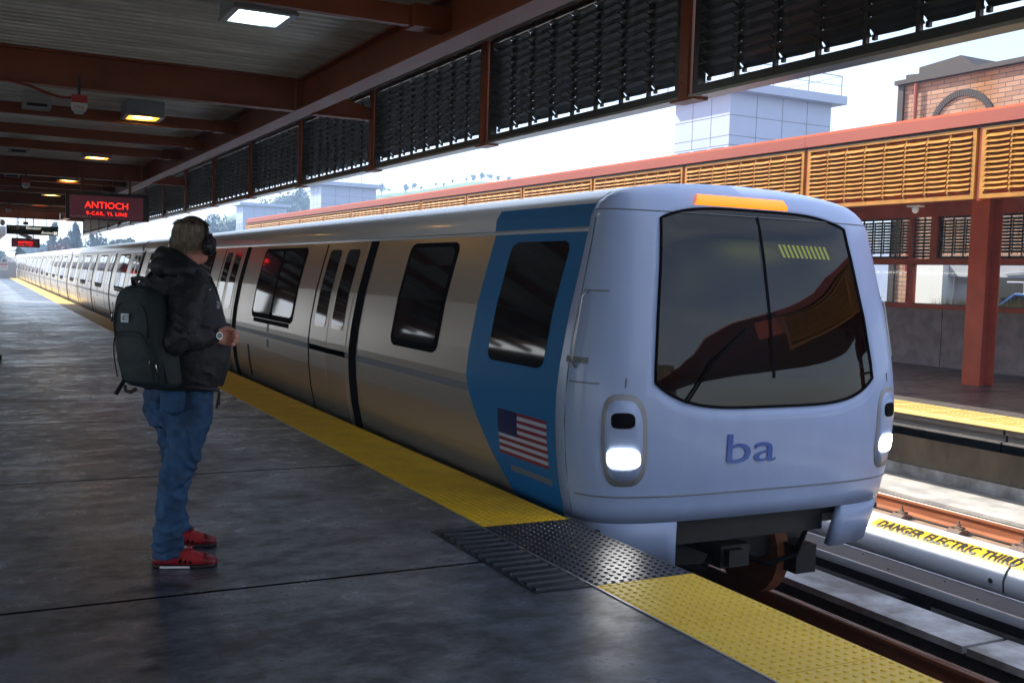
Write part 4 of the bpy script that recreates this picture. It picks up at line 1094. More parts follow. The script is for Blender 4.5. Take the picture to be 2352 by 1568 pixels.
# structures seen through the wind screen
tag(MB().box(17.3, 18.9, -5, 70, -5, 1.0).box(18.9, 60, -5, 70, -5, .30).build('embankment', M['ground']), kind='structure')
e = empty('parking_garage', (20.5, 10, 1.0), 'white parking garage with dark openings seen through the far windows', 'building')
G = lambda mb, nm, mt: pbuild(mb, nm, mt, e)
G(MB().box(20.5, 20.9, 17.25, 18.15, .3, 2.14), 'white_pier', M['white_wall'])
G(MB().box(20.7, 21.2, 8, 17.24, 1.86, 2.14).box(20.9, 21.2, 16.7, 17.24, .3, 1.86).box(20.9,21.2,12.0,12.5,.3,1.86), 'wall_beam', M['grey_wall'])
G(MB().box(21.6, 21.9, 8, 17.24, .3, 2.1), 'dark_interior', M['opening'])
G(MB().box(20.66, 20.70, 14.2, 14.24, 1.9, 2.1).tube([(20.66,15.2,2.12),(20.66,15.2,1.98),(20.66,15.7,1.94)], .02, 6), 'wall_pipe', M['metal_grey'])
e = empty('utility_building', (23, 22, 1.0), 'grey utility building with metal doors seen left of the brick wall', 'building')
pbuild(MB().box(23, 25, 21.0, 30, .3, 2.6), 'building_wall', M['panel_white'], e)
pbuild(MB().box(22.95, 22.99, 22.1, 24.4, 1.0, 2.5), 'metal_door', M['lamp_body'], e)
pbuild(MB().box(22.88, 22.94, 22.2, 22.26, 1.6, 1.66), 'door_handle', M['chrome'], e)
# blue car with ladder rack
e = empty('parked_car', (20.0, 13.6, .30), 'blue car with a silver roof rack parked by the garage', 'car', rz=R(90))
prof = [(-1.9,.25),(-1.95,.62),(-1.3,.78),(-.75,1.18),(.75,1.22),(1.35,.80),(1.95,.70),(1.98,.28)]
o = MB().prism(prof, 'y', -.8, .8).build('car_body', M['car_blue'], e); bevel(o, .06, 3)
MB().prism([(-1.2,.80),(-.72,1.13),(.70,1.17),(1.22,.82)], 'y', -.812, .812).build('side_windows', M['glass_dark'], e)
for x in (-1.2, 1.25):
    for y in (-.78, .78): MB().tube([(x,y-.1,.3),(x,y+.1,.3)], .3, 20).build('wheel', M['seal'], e)
b = MB()
for x in (-.6, .6):
    b.tube([(x-.08,-.75,1.1),(x,-.68,1.42),(x,.68,1.42),(x-.08,.75,1.1)], .02, 6)
b.tube([(-1.0,-.68,1.44),(1.0,-.68,1.44)], .02, 6).tube([(-1.0,.68,1.44),(1.0,.68,1.44)], .02, 6)
b.build('roof_rack', M['chan_lip'], e)
# grass strip beyond the glass
b = MB()
for i in range(9000):
    x = 17.45+random.random()**1.5*1.3; y = random.uniform(8, 18); h = random.uniform(.16,.42)*(1.1 if y < 15 else .62); a = random.uniform(0, PI); lx_, ly_ = random.uniform(-.08,.08), random.uniform(-.08,.08); ww_ = .006
    b.add([(x-ww_*cos(a), y-ww_*sin(a), 1.0), (x+ww_*cos(a), y+ww_*sin(a), 1.0), (x+lx_, y+ly_, 1.0+h)], [(0,1,2)])
tag(b.build('grass', M['grass']), 'sunlit unmown grass just outside the far windows', 'grass', kind='stuff')

# ================================================================== HILLS AND TREES
def hz(x, y):
    # ridge rising to the right, beyond y ~ 220
    k = max(0, min(1, (y-170)/130)); k = k*k*(3-2*k)
    rx = x/max(y, 1)
    pro = interp([(.02,-3),(.12,2),(.20,13),(.215,17),(.245,17.5),(.29,22.5),(.34,23.5),(.37,25.6),(.40,26.6),(.47,31.2),(.56,32.6),(.8,30)], rx)
    return -6+k*(pro+6)*(y/300 if y < 300 else 1.0)+1.2*mnoise.noise(Vector((x*.02, y*.02, 0)))*k
b = MB(); nx_, ny_ = 70, 34
for j in range(ny_):
    y = 150+(420-150)*j/(ny_-1)
    for i in range(nx_):
        x = (-.05+.95*i/(nx_-1))*y; b.v.append((x, y, hz(x, y)))
for j in range(ny_-1):
    for i in range(nx_-1): b.f.append((j*nx_+i, j*nx_+i+1, (j+1)*nx_+i+1, (j+1)*nx_+i))
tag(b.build('hills', M['hill'], None, True), kind='structure')

def crown_mesh(name, mt, kind, n, seed):
    rnd = random.Random(seed); b = MB(); lobes = []
    if kind == 'round':
        for i in range(11):
            a = rnd.uniform(0, 2*PI); r_ = rnd.uniform(0,.36); lobes.append((Vector((r_*cos(a), r_*sin(a), rnd.uniform(.38,.82))), rnd.uniform(.12,.24)))
    elif kind == 'cone':
        for i in range(16):
            h = rnd.uniform(.15,.97); r_ = .26*(1-h)*rnd.uniform(.4,1); a = rnd.uniform(0, 2*PI); lobes.append((Vector((r_*cos(a), r_*sin(a), h)), .05+.14*(1-h)))
    else:
        for i in range(12):
            a = rnd.uniform(0, 2*PI); r_ = rnd.uniform(0,.36); lobes.append((Vector((r_*cos(a), r_*sin(a), rnd.uniform(.12,.8))), rnd.uniform(.10,.24)))
    for i in range(n):
        c, rr = rnd.choice(lobes); d = Vector((rnd.gauss(0,1), rnd.gauss(0,1), rnd.gauss(0,1))).normalized()*rr*rnd.random()**.35
        p = c+Vector((d.x, d.y, d.z*.85)); s = rnd.uniform(.018,.042) if kind != 'bare' else rnd.uniform(.006,.016)
        u = Vector((rnd.gauss(0,1), rnd.gauss(0,1), rnd.gauss(0,1))).normalized(); v = u.orthogonal().normalized()
        b.add([p-u*s, p+v*s*.7, p+u*s, p-v*s*.7], [(0,1,2,3)])
    m = bpy.data.meshes.new(name); m.from_pydata(b.v, [], b.f); m.materials.append(mt); return m
def trunk_mesh(seed):
    rnd = random.Random(seed); b = MB(); b.tube([(0,0,-.15),(.01,0,.25),(0,.01,.5),(.01,0,.8)], [.028,.022,.015,.005], 7)
    for i in range(8):
        a = rnd.uniform(0, 2*PI); h = rnd.uniform(.25,.6); l = rnd.uniform(.15,.33); b.tube([(0,0,h),(l*.5*cos(a),l*.5*sin(a),h+.1),(l*cos(a),l*sin(a),h+rnd.uniform(.15,.28))], [.012,.008,.003], 5)
    m = bpy.data.meshes.new('trunk'); m.from_pydata(b.v, [], b.f); m.materials.append(M['bark']); return m
CR = {'oak': [crown_mesh('oak_crown', M['leaf_oak'], 'round', 1500, s) for s in (1,2,3)], 'pine': [crown_mesh('pine_crown', M['leaf_dark'], 'cone', 2000, s) for s in (4,5)],
      'dark': [crown_mesh('dark_crown', M['leaf_dark'], 'bush', 2600, s) for s in (6,7)], 'red': [crown_mesh('red_crown', M['leaf_red'], 'bush', 2200, s) for s in (8,9)], 'bare': [crown_mesh('bare_crown', M['leaf_bare'], 'bare', 1500, s) for s in (10,11)]}
TR = [trunk_mesh(s) for s in (1,2,3)]
TI = {'oak':('oak_tree','round crowned oak tree standing on the hazy hill slope'), 'pine':('pine_tree','tall pointed dark evergreen tree beyond the train roof'), 'dark':('broadleaf_tree','dense blue green tree beyond the far platform towers'), 'red':('autumn_tree','russet leaved tree beyond the train, under the led signs'), 'bare':('bare_tree','leafless grey tree behind the canopy end')}
trn = random.Random(3)
def tree(kind, rx, y, top, wd=1.0, base=None):
    x = rx*y; zb_ = hz(x, y) if base is None else base; h = max(1.5, top-zb_)
    nm, lb = TI[kind]
    e = empty(nm, (x, y, zb_), lb, 'tree', {'oak':'oak trees on the hill','pine':'pointed evergreens beyond the train','dark':'dense trees beyond the platform','red':'russet trees beyond the train','bare':'bare trees beyond the canopy'}[kind], rz=trn.uniform(0, 6.28))
    e.scale = (h*wd, h*wd, h/.98)
    for nm2, me in (('crown', trn.choice(CR[kind])), ('trunk', trn.choice(TR))):
        o = bpy.data.objects.new(nm2, me); COL.objects.link(o); o.parent = e
def topz(q, y): return 1.52+q*y
# q = (z-1.52)/y of the crown tops
for rx, y, q, wd, kd in ((.062,150,.036,.5,'pine'),(.072,160,.033,.6,'dark'),(.080,150,.037,.45,'pine'),(.088,165,.036,.6,'dark'),(.093,150,.034,.4,'pine'),(.100,158,.030,.7,'dark'),(.108,150,.031,.7,'dark'),(.117,160,.034,.8,'dark'),(.127,150,.029,.8,'dark'),
    (.060,140,.019,.9,'red'),(.069,138,.024,.9,'red'),(.078,136,.018,.9,'red'),(.066,145,.027,.8,'red'),(.055,142,.013,1.0,'red'),(.120,140,.022,.8,'red'),(.135,150,.020,1.0,'red'),
    (.030,240,.016,.6,'dark'),(.020,260,.014,.8,'dark'),(.010,250,.017,.7,'dark'),(.040,260,.019,.8,'dark'),(.050,250,.024,.7,'dark'),(.034,118,.013,.5,'pine'),(.038,119,.010,.5,'pine'),
    (.140,170,.032,.8,'dark'),(.152,180,.034,.8,'dark'),(.163,175,.031,.8,'bare'),(.172,185,.036,.7,'bare'),(.180,180,.038,.8,'dark'),(.190,190,.044,.8,'dark'),(.200,190,.048,.8,'oak'),(.208,195,.053,.8,'bare'),(.155,160,.026,1.0,'dark'),(.17,160,.026,1.0,'dark'),
    (.213,215,.058,.7,'dark'),(.225,230,.062,.7,'bare'),(.205,170,.030,1.0,'dark'),(.220,175,.036,1.0,'dark'),(.235,185,.040,1.0,'dark'),(.19,160,.026,1.0,'dark'),
    (.262,240,.074,.8,'dark'),(.270,250,.080,.9,'dark'),(.280,250,.082,.9,'oak'),(.288,245,.077,.9,'dark'),(.255,225,.058,1,'dark'),(.272,225,.062,1,'dark'),(.285,220,.060,1,'dark'),(.245,215,.05,1,'dark'),(.24,230,.062,.7,'oak'),(.25,235,.07,.8,'dark'),
    (.366,290,.091,.8,'oak'),(.374,300,.085,.9,'oak'),(.392,290,.092,.8,'oak'),(.401,300,.094,.9,'oak'),(.409,295,.090,.9,'oak'),(.425,300,.092,.9,'oak'),(.434,305,.094,.9,'oak'),(.444,300,.093,.9,'oak'),(.46,300,.101,.9,'oak'),(.469,305,.107,.9,'oak'),(.478,300,.110,.9,'oak'),(.487,300,.110,.9,'oak'),(.497,300,.108,.9,'oak'),(.510,300,.108,.9,'oak')):
    tree(kd, rx, y, topz(q, y), wd, base=None if y > 170 else -4)
# overgrown mass at the foot of the hills
b = MB(); rnd = random.Random(5)
for i in range(14000):
    y = rnd.uniform(150, 235); rx = rnd.uniform(-.02, .36); x = rx*y; h = interp([(0,.012),(.05,.010),(.12,.018),(.2,.03),(.3,.045)], rx)*y+1.5
    z = rnd.uniform(hz(x, y)-.5, max(hz(x,y)+1.0, h-1.5-3*abs(mnoise.noise(Vector((x*.1,y*.1,0)))))); s = rnd.uniform(.4,1.1)
    u = Vector((rnd.gauss(0,1), rnd.gauss(0,1), rnd.gauss(0,1))).normalized(); v = u.orthogonal().normalized(); p = Vector((x,y,z))
    b.add([p-u*s, p+v*s*.7, p+u*s, p-v*s*.7], [(0,1,2,3)])
tag(b.build('undergrowth', M['leaf_dark']), 'hazy mass of shrubs and thicket below the hill', 'undergrowth', kind='stuff')
# ================================================================== THE MAN
# local frame: x = to the right as seen, y = away, z = up
ME = empty('person', (.93, 5.36, 0), 'man in black hooded jacket, blue jeans and red shoes watching the train', 'person')
ME.rotation_euler = (0, 0, math.atan2(-.17095, .98528))
def evalmesh(o):
    bpy.context.view_layer.update()
    dg = bpy.context.evaluated_depsgraph_get(); m = bpy.data.meshes.new_from_object(o.evaluated_get(dg)); return m
def fuse(mb, name, mt, parent, voxel, smooth_it=3, disp=None):
    o = mb.build('tmp', None)
    import bmesh
    bm = bmesh.new(); bm.from_mesh(o.data); bmesh.ops.recalc_face_normals(bm, faces=bm.faces); bm.to_mesh(o.data); bm.free()
    r = o.modifiers.new('r', 'REMESH'); r.mode = 'VOXEL'; r.voxel_size = voxel
    if smooth_it:
        s = o.modifiers.new('s', 'SMOOTH'); s.iterations = smooth_it; s.factor = .5
    m = evalmesh(o); bpy.data.objects.remove(o)
    if disp:
        m.update(); ns = [v.normal.copy() for v in m.vertices]
        for v, n_ in zip(m.vertices, ns): v.co += n_*disp(v.co, n_)
    m.materials.clear(); m.materials.append(mt); m.polygons.foreach_set('use_smooth', [True]*len(m.polygons)); m.update(); m.name = name
    o = bpy.data.objects.new(name, m); COL.objects.link(o); o.parent = parent; return o
def vec(a, z=0): return Vector((cos(a), sin(a), z))
def rings_body(spec, n=28, e=2.3):
    """spec rows: z, cx, cy, d (forward half), s (lateral half), yaw, [tilt]"""
    out = []
    for z, cx_, cy_, d, s_, yw in spec:
        F = vec(yw); L_ = Vector((-sin(yw), cos(yw), 0)); r = []
        for k in range(n):
            a = 2*PI*k/n; ca, sa = cos(a), sin(a); ex = 2/e
            r.append(Vector((cx_, cy_, z))+F*d*math.copysign(abs(ca)**ex, ca)+L_*s_*math.copysign(abs(sa)**ex, sa))
        out.append(r)
    return out
PH = R(40); HY = R(56)
Fd = vec(PH); Ld = Vector((-sin(PH), cos(PH), 0)); Fh = vec(HY); Lh = Vector((-sin(HY), cos(HY), 0))
TC = Vector((-.005, .18, 0))
# joints
shR = Vector((.035, .02, 1.405)); elR = Vector((-.02, -.115, 1.165)); wrR = Vector((.142, .0, 1.172))
shL = Vector((-.155, .31, 1.41)); elL = Vector((-.06, .40, 1.17)); wrL = Vector((.14, .42, 1.15))
hipR_ = Vector((.045, .11, .86)); knR = Vector((-.015, .035, .49)); anR = Vector((-.062, .0, .09))
hipL_ = Vector((-.07, .27, .86)); knL = Vector((-.02, .33, .50)); anL = Vector((-.045, .375, .09))
HC = Vector((.034, .20, 1.655))
def headrings(scale=1.0, grow=0):
    sp = [(1.535,.015,.045,.040),(1.545,.022,.062,.052),(1.565,.022,.080,.064),(1.59,.012,.088,.070),(1.62,.006,.094,.074),(1.65,.0,.100,.077),(1.685,-.004,.102,.078),(1.715,-.006,.096,.074),(1.74,-.006,.082,.064),(1.757,-.006,.058,.046),(1.766,-.006,.025,.02)]
    r = []
    for z, f, d, s_ in sp:
        c = HC+Fh*f; r.append((z, c.x, c.y, d+grow, s_+grow, HY))
    return rings_body(r, 28, 2.15)
b = MB()
b.loft(headrings())
b.tube([(.0,.185,1.40),(.008,.19,1.52),(.022,.198,1.60)], [.075,.062,.060], 16)
# face: nose, brow, lips, ears
for (f, z, r3) in ((.108,1.640,(.016,.013,.022)),(.112,1.628,(.014,.014,.011)),(.098,1.672,(.012,.045,.009)),(.099,1.598,(.008,.022,.006)),(.098,1.588,(.008,.020,.006)),(.088,1.556,(.018,.022,.016))):
    Rm = Matrix.Rotation(HY, 3, 'Z'); b.ball(HC+Fh*f+Vector((0,0,z-1.655)), r3, 12, 8, Rm)
for sg in (-1, 1):
    b.ball(HC+Lh*sg*.078-Fh*.005+Vector((0,0,-.025)), (.014,.012,.030), 12, 8)
b.loft(rings_body([(.82,TC.x-.005,TC.y,.11,.15,PH),(.95,TC.x,TC.y,.13,.16,PH),(1.1,TC.x+.01,TC.y,.15,.175,PH),(1.25,TC.x,TC.y,.14,.18,PH),(1.38,TC.x-.015,TC.y,.10,.18,PH),(1.44,TC.x-.012,TC.y,.075,.14,PH)]))
b.tube([shR, (shR+elR)/2, elR], [.052,.048,.042], 12).tube([elR, elR.lerp(wrR,.4), wrR], [.042,.040,.027], 12)
b.tube([shL, (shL+elL)/2, elL], [.052,.048,.042], 12).tube([elL, elL.lerp(wrL,.4), wrL], [.042,.040,.027], 12)
b.tube([hipR_, knR, anR], [.085,.055,.042], 14).tube([hipL_, knL, anL], [.085,.055,.042], 14)
for an, a in ((anR, R(-2)), (anL, R(8))):
    f = vec(a); b.tube([an+Vector((0,0,-.04))-f*.03, an+f*.06+Vector((0,0,-.05)), an+f*.15+Vector((0,0,-.062))], [.036,.034,.022], 10)
# right hand: palm, four curled fingers, thumb ; fist held in front of the belly, back of the hand towards us
def hand(b, wr, fw_, upv, side):
    f = Vector(fw_).normalized(); u = (Vector(upv)-f*Vector(upv).dot(f)).normalized(); p = f.cross(u)*side   # p: palm side
    # palm
    rr = []
    for q, hw, ht in ((-.01,.026,.019),(.02,.034,.018),(.05,.041,.018),(.078,.042,.015),(.088,.036,.011)):
        c = wr+f*q; rr.append([c+u*hw*math.copysign(abs(cos(a))**.8, cos(a))+p*ht*math.copysign(abs(sin(a))**.8, sin(a)) for a in [2*PI*k/16 for k in range(16)]])
    b.loft(rr)
    for i, (off, l) in enumerate(((.031,.9),(.0105,1.0),(-.0105,.95),(-.030,.78))):
        k0 = wr+f*(.083-.004*abs(i-1))+u*off
        p1 = k0+f*.026*l+p*.020; p2 = p1+p*.026*l-f*.006; p3 = p2+p*.008-f*.024*l
        b.tube([k0-f*.02, k0, p1, p2, p3], [.0105,.0115,.0098,.0090,.0078], 10); b.ball(p3, .0076, 8, 6); b.ball(k0-p*.003, (.0118,.0118,.0118), 8, 6)
    t0 = wr+f*.018+u*.028; t1 = t0+f*.03+u*.020+p*.012; t2 = t1+f*.026+p*.018-u*.004; t3 = t2+f*.012+p*.018-u*.012
    b.tube([t0, t1, t2, t3], [.015,.0135,.0115,.0095], 10); b.ball(t3, .0092, 8, 6)
hand(b, wrR+Vector((.012,.002,.0)), (.75,.35,-.10), (-.15,-.1,1), 1)
hand(b, wrL+Vector((.01,0,0)), (.8,-.2,0), (0,0,1), -1)
body = fuse(b, 'body', M['skin'], ME, .0045, 3)
eye = MB()
for sg in (-1, 1): eye.ball(HC+Fh*.090+Lh*sg*.031+Vector((0,0,.0)), .0115, 10, 8)
eye.build('eyes', M['alarm_white'], ME, True)

# hair
def hairrings():
    sp = [(1.600,-.012,.072,.066),(1.62,-.010,.092,.078),(1.65,-.010,.103,.083),(1.685,-.010,.107,.084),(1.715,-.009,.104,.081),(1.742,-.008,.091,.071),(1.760,-.007,.066,.053),(1.770,-.006,.030,.025)]
    return rings_body([(z, (HC+Fh*f).x, (HC+Fh*f).y, d, s_, HY) for z, f, d, s_ in sp], 36, 2.15)
b = MB(); rr = hairrings(); n = 36; V = []; Fc = []
for r in rr: V += r
for i in range(len(rr)-1):
    for k in range(n):
        a = 2*PI*(k+.5)/n; front = cos(a)
        if i < 4 and front > .55-.12*i*0: continue
        if i < 1 and front > -.35: continue
        Fc.append((i*n+k, i*n+(k+1) % n, (i+1)*n+(k+1) % n, (i+1)*n+k))
Fc.append(tuple((len(rr)-1)*n+k for k in range(n)))
b.add(V, Fc)
cap = b.build('hair', M['hair'], ME, True); sm = cap.modifiers.new('sub', 'SUBSURF'); sm.levels = 2; sm.render_levels = 2
q = cap.modifiers.new('sol', 'SOLIDIFY'); q.thickness = .01; q.offset = -1
hr = random.Random(11); b = MB()
for i in range(9000):
    a = hr.uniform(0, 2*PI); zq = hr.random()**.8
    z = 1.585+.187*zq
    if cos(a) > .55 and z < 1.715: continue
    if z < 1.615 and cos(a) > -.2: continue
    zz = max(z, 1.600); tabd = [(1.600,.074),(1.62,.092),(1.65,.103),(1.685,.107),(1.715,.104),(1.742,.091),(1.760,.066),(1.772,.015)]; tabs = [(1.600,.068),(1.62,.078),(1.65,.083),(1.685,.084),(1.715,.081),(1.742,.071),(1.760,.053),(1.772,.012)]
    d = interp(tabd, zz); s_ = interp(tabs, zz)
    base = HC-Fh*.009+Fh*d*cos(a)+Lh*s_*sin(a); base.z = z
    nrm = (Fh*cos(a)+Lh*sin(a)+Vector((0,0,(z-1.69)*9))).normalized()
    fall = Vector((0,0,-1)) if z < 1.735 else (-Fh*.2+Fh*cos(a)*.6+Lh*sin(a)*.6+Vector((0,0,-.1)))
    l = hr.uniform(.014,.026)*(1 if z > 1.62 else .5); dr = (nrm*.30+fall.normalized()+Vector((hr.uniform(-.3,.3),hr.uniform(-.3,.3),hr.uniform(-.2,.2)))).normalized()
    sd2 = dr.cross(nrm).normalized()*.0011; base = base-nrm*.003
    b.add([base-sd2, base+sd2, base+dr*l*.6+sd2*.7+nrm*.001, base+dr*l], [(0,1,2,3)])
b.build('hair_strands', M['hair'], cap)

# jacket
def folds(sc1, amp, sc2, amp2, st=(1,1,1)):
    def f(co, n_):
        p = Vector((co.x*st[0], co.y*st[1], co.z*st[2]))
        r_ = 1-abs(mnoise.noise(p*sc1))*2.2; r2 = 1-abs(mnoise.noise(p*sc2+Vector((3,1,5))))*2
        return amp*r_*.8+amp2*r2-amp*.3
    return f
b = MB()
b.loft(rings_body([
 (.885,-.020,.185,.150,.200,PH),(.90,-.018,.185,.165,.212,PH),(.96,.000,.183,.188,.222,PH),(1.04,.012,.18,.200,.228,PH),(1.14,.014,.18,.203,.226,PH),(1.22,.006,.18,.190,.222,PH),(1.30,-.010,.18,.170,.216,PH),(1.37,-.022,.18,.150,.212,PH),(1.42,-.03,.18,.128,.200,PH),(1.455,-.030,.18,.108,.17,PH),(1.485,-.024,.18,.092,.13,PH),(1.51,-.015,.185,.08,.10,PH)], 36, 2.25))
b.tube([shR+Vector((-.035,.035,.015)), shR+Vector((-.005,0,-.01)), shR.lerp(elR,.35)+Vector((-.01,-.01,0)), shR.lerp(elR,.75), elR+Vector((-.012,-.005,-.005)), elR.lerp(wrR,.3), elR.lerp(wrR,.65), elR.lerp(wrR,.93)], [.088,.090,.084,.078,.072,.062,.054,.040], 18)
b.ball(elR+Vector((-.01,0,-.01)), .068, 16, 10)
b.tube([shL+Vector((.03,-.03,.01)), shL, shL.lerp(elL,.5), elL, elL.lerp(wrL,.5), elL.lerp(wrL,.93)], [.085,.088,.078,.068,.056,.040], 16)
# hood lying round the neck
ring = []
for k in range(25):
    a = 2*PI*k/24; back = -cos(a)
    c = Vector((.006,.190,1.545))+Fd*.092*cos(a)+Ld*.105*sin(a); c.z = 1.522+.048*back+.034*sin(a)
    ring.append(c)
b.tube(ring, [(.030+.012*(-cos(2*PI*k/24)), .040+.012*(-cos(2*PI*k/24))) for k in range(25)], 12, False)
b.ball(Vector((-.085,.105,1.515)), (.085,.095,.062), 18, 12).ball(Vector((-.10,.14,1.565)), (.055,.085,.058), 16, 10).ball(Vector((-.03,.05,1.50)), (.085,.06,.04), 16, 10)
# front stand of the jacket
b.tube([(.10,.16,1.49),(.145,.19,1.40),(.185,.20,1.28),(.215,.19,1.15),(.215,.19,1.02),(.18,.19,.90)], [.022,.02,.02,.02,.02,.02], 8)
def jf(co, n_):
    a = mnoise.noise(Vector((co.x*5, co.y*5, co.z*9))); w1 = math.sin((co.z*34+a*7)+co.x*10)
    arm = 1.0 if co.y < .02 else .45
    near_elbow = math.exp(-((co-elR).length/.13)**2)
    p = Vector((co.x*9, co.y*9, co.z*13)); r_ = 1-abs(mnoise.noise(p))*2.4
    return .0065*r_*arm+.007*near_elbow*(1-abs(math.sin(co.z*55+co.x*40+a*5)))+.0022*mnoise.noise(co*40)+.006*mnoise.noise(Vector((co.x*7,co.y*7,co.z*2.5)))-.002
jk = fuse(b, 'jacket', M['jacket'], ME, .0055, 4, jf)
# ribbed cuff, hem, zip
f_ = (wrR-elR).normalized()
b = MB()
b.tube([elR.lerp(wrR,.90), elR.lerp(wrR,.94), elR.lerp(wrR,.985), wrR+f_*.004], [.039,.038,.036,.033], 20); b.build('cuff', M['jacket_cuff'], jk, True)
b = MB(); hem = rings_body([(.892,-.020,.185,.160,.209,PH)], 36)[0]
def hemz(p): return p.z-.028+.0*(p.x)
hp = []
for p in hem+[hem[0]]:
    t_ = (p-Vector((-.02,.185,p.z))).dot(Fd)/.16; hp.append(Vector((p.x, p.y, .905-.026*t_)))
b.tube(hp, [(.010,.016)]*len(hp), 8, False); b.build('hem', M['jacket_cuff'], jk, True)
b = MB(); zp = [Vector(p) for p in ((.128,.135,1.475),(.160,.145,1.40),(.185,.15,1.31),(.212,.15,1.22),(.232,.14,1.12),(.228,.14,1.02),(.196,.14,.905))]
b.tube(zp, .0045, 8)
for i in range(6):
    for j in range(14):
        c = zp[i].lerp(zp[i+1], j/14); b.box(c.x-.002, c.x+.007, c.y-.004, c.y+.004, c.z-.0016, c.z+.0016)
b.build('zipper', M['metal_dark'], jk)
b = MB(); b.tube([(.176,.06,.885),(.170,.055,.84),(.166,.055,.80)], [.004,.004,.007], 6).tube([(.182,.06,.885),(.180,.055,.85),(.178,.055,.815)], [.004,.004,.006], 6); b.build('drawcord', M['pack_blk'], jk)

# jeans
b = MB()
b.loft(rings_body([(.70,-.015,.17,.135,.165,PH),(.78,-.018,.18,.150,.188,PH),(.85,-.02,.185,.156,.196,PH),(.92,-.014,.185,.155,.190,PH),(.96,-.010,.185,.150,.185,PH)], 32, 2.2))
b.tube([hipR_+Vector((-.005,0,.0)), (.040,.085,.76), (.022,.070,.66), (.0,.050,.56), (-.022,.035,.48), (-.042,.020,.39), (-.056,.010,.28), (-.062,.004,.17), (-.060,.0,.10), (-.052,-.002,.050)], [.110,.108,.100,.090,.080,.076,.074,.074,.078,(.086,.080)], 22)
b.tube([hipL_, (-.055,.285,.76), (-.035,.30,.66), (-.028,.32,.56), (-.022,.335,.48), (-.030,.35,.38), (-.038,.362,.28), (-.038,.37,.20), (-.030,.375,.135), (-.022,.378,.085)], [.110,.106,.098,.088,.080,.075,.072,.070,.072,(.078,.072)], 20)
b.ball((-.10,.13,.835), (.075,.085,.085), 16, 10)
def jn(co, n_):
    a = mnoise.noise(Vector((co.x*6, co.y*6, co.z*5)))
    r_ = 1-abs(mnoise.noise(Vector((co.x*11+co.z*4, co.y*9, co.z*10))))*2.3
    low = max(0, .30-co.z)/.30; kn_ = math.exp(-((co.z-.50)/.11)**2); cr = math.exp(-((co.z-.72)/.10)**2)
    ax = 1-abs(math.sin(co.z*46+a*6+co.x*14))
    dg = 1-abs(math.sin(co.z*22+co.x*34+a*4))
    return .010*r_+.018*low*ax+.014*kn_*ax+.018*cr*dg*(.4+.6*(co.x < .06))-.010
je = fuse(b, 'jeans', M['jeans'], ME, .0055, 3, jn)
# back pocket and seams
def onhip(t, z, off=.0):
    r_ = interp([(.70,0),(.78,0),(.85,0),(.96,0)], z); d = interp([(.70,.135),(.78,.150),(.85,.156),(.92,.155),(.96,.150)], z)+off; s_ = interp([(.70,.165),(.78,.188),(.85,.196),(.92,.190),(.96,.185)], z)+off
    c = Vector((interp([(.70,-.015),(.78,-.018),(.85,-.02),(.96,-.010)], z), .182, z)); a = t; ex = 2/2.2
    return c+Fd*d*math.copysign(abs(cos(a))**ex, cos(a))+Ld*s_*math.copysign(abs(sin(a))**ex, sin(a))
pk_ = []
A0, A1 = R(180+16), R(180+54)
for t, z in ((A0,.895),(A1,.895),(A1,.80),((A0+A1)/2+.03,.768),(A0,.80)): pk_.append((t, z))
b = MB(); rows = [[onhip(A0+(A1-A0)*j/8, z, .012) for j in range(9)] for z in (.895,.86,.83,.80)]
rows.append([onhip(A0+(A1-A0)*j/8, .80-.030*(1-abs(j/8-.52)/.52), .010) for j in range(9)])
b.loft(rows, False, False); o = b.build('back_pocket', M['jeans'], je, True); q = o.modifiers.new('s', 'SOLIDIFY'); q.thickness = .012; q.offset = -1
def seamline(pts, r_=.0013): return MB().tube(pts, r_, 5)
b = MB()
for ins in (.0, ):
    l_ = [onhip(A0+.03, z, .016) for z in (.892,.86,.83,.805)]+[onhip((A0+A1)/2+.03, .776, .0125)]+[onhip(A1-.03, z, .016) for z in (.805,.83,.86,.892)]
    b.tube(l_, .0024, 5)
b.tube([onhip(A0+(A1-A0)*j/8, .888, .0165) for j in range(9)], .0024, 5)
b.tube([onhip(A0+(A1-A0)*j/8, .838+.010*math.sin(j*.9), .0165) for j in range(9)], .0020, 5)
b.build('pocket_stitching', M['stitch'], o)
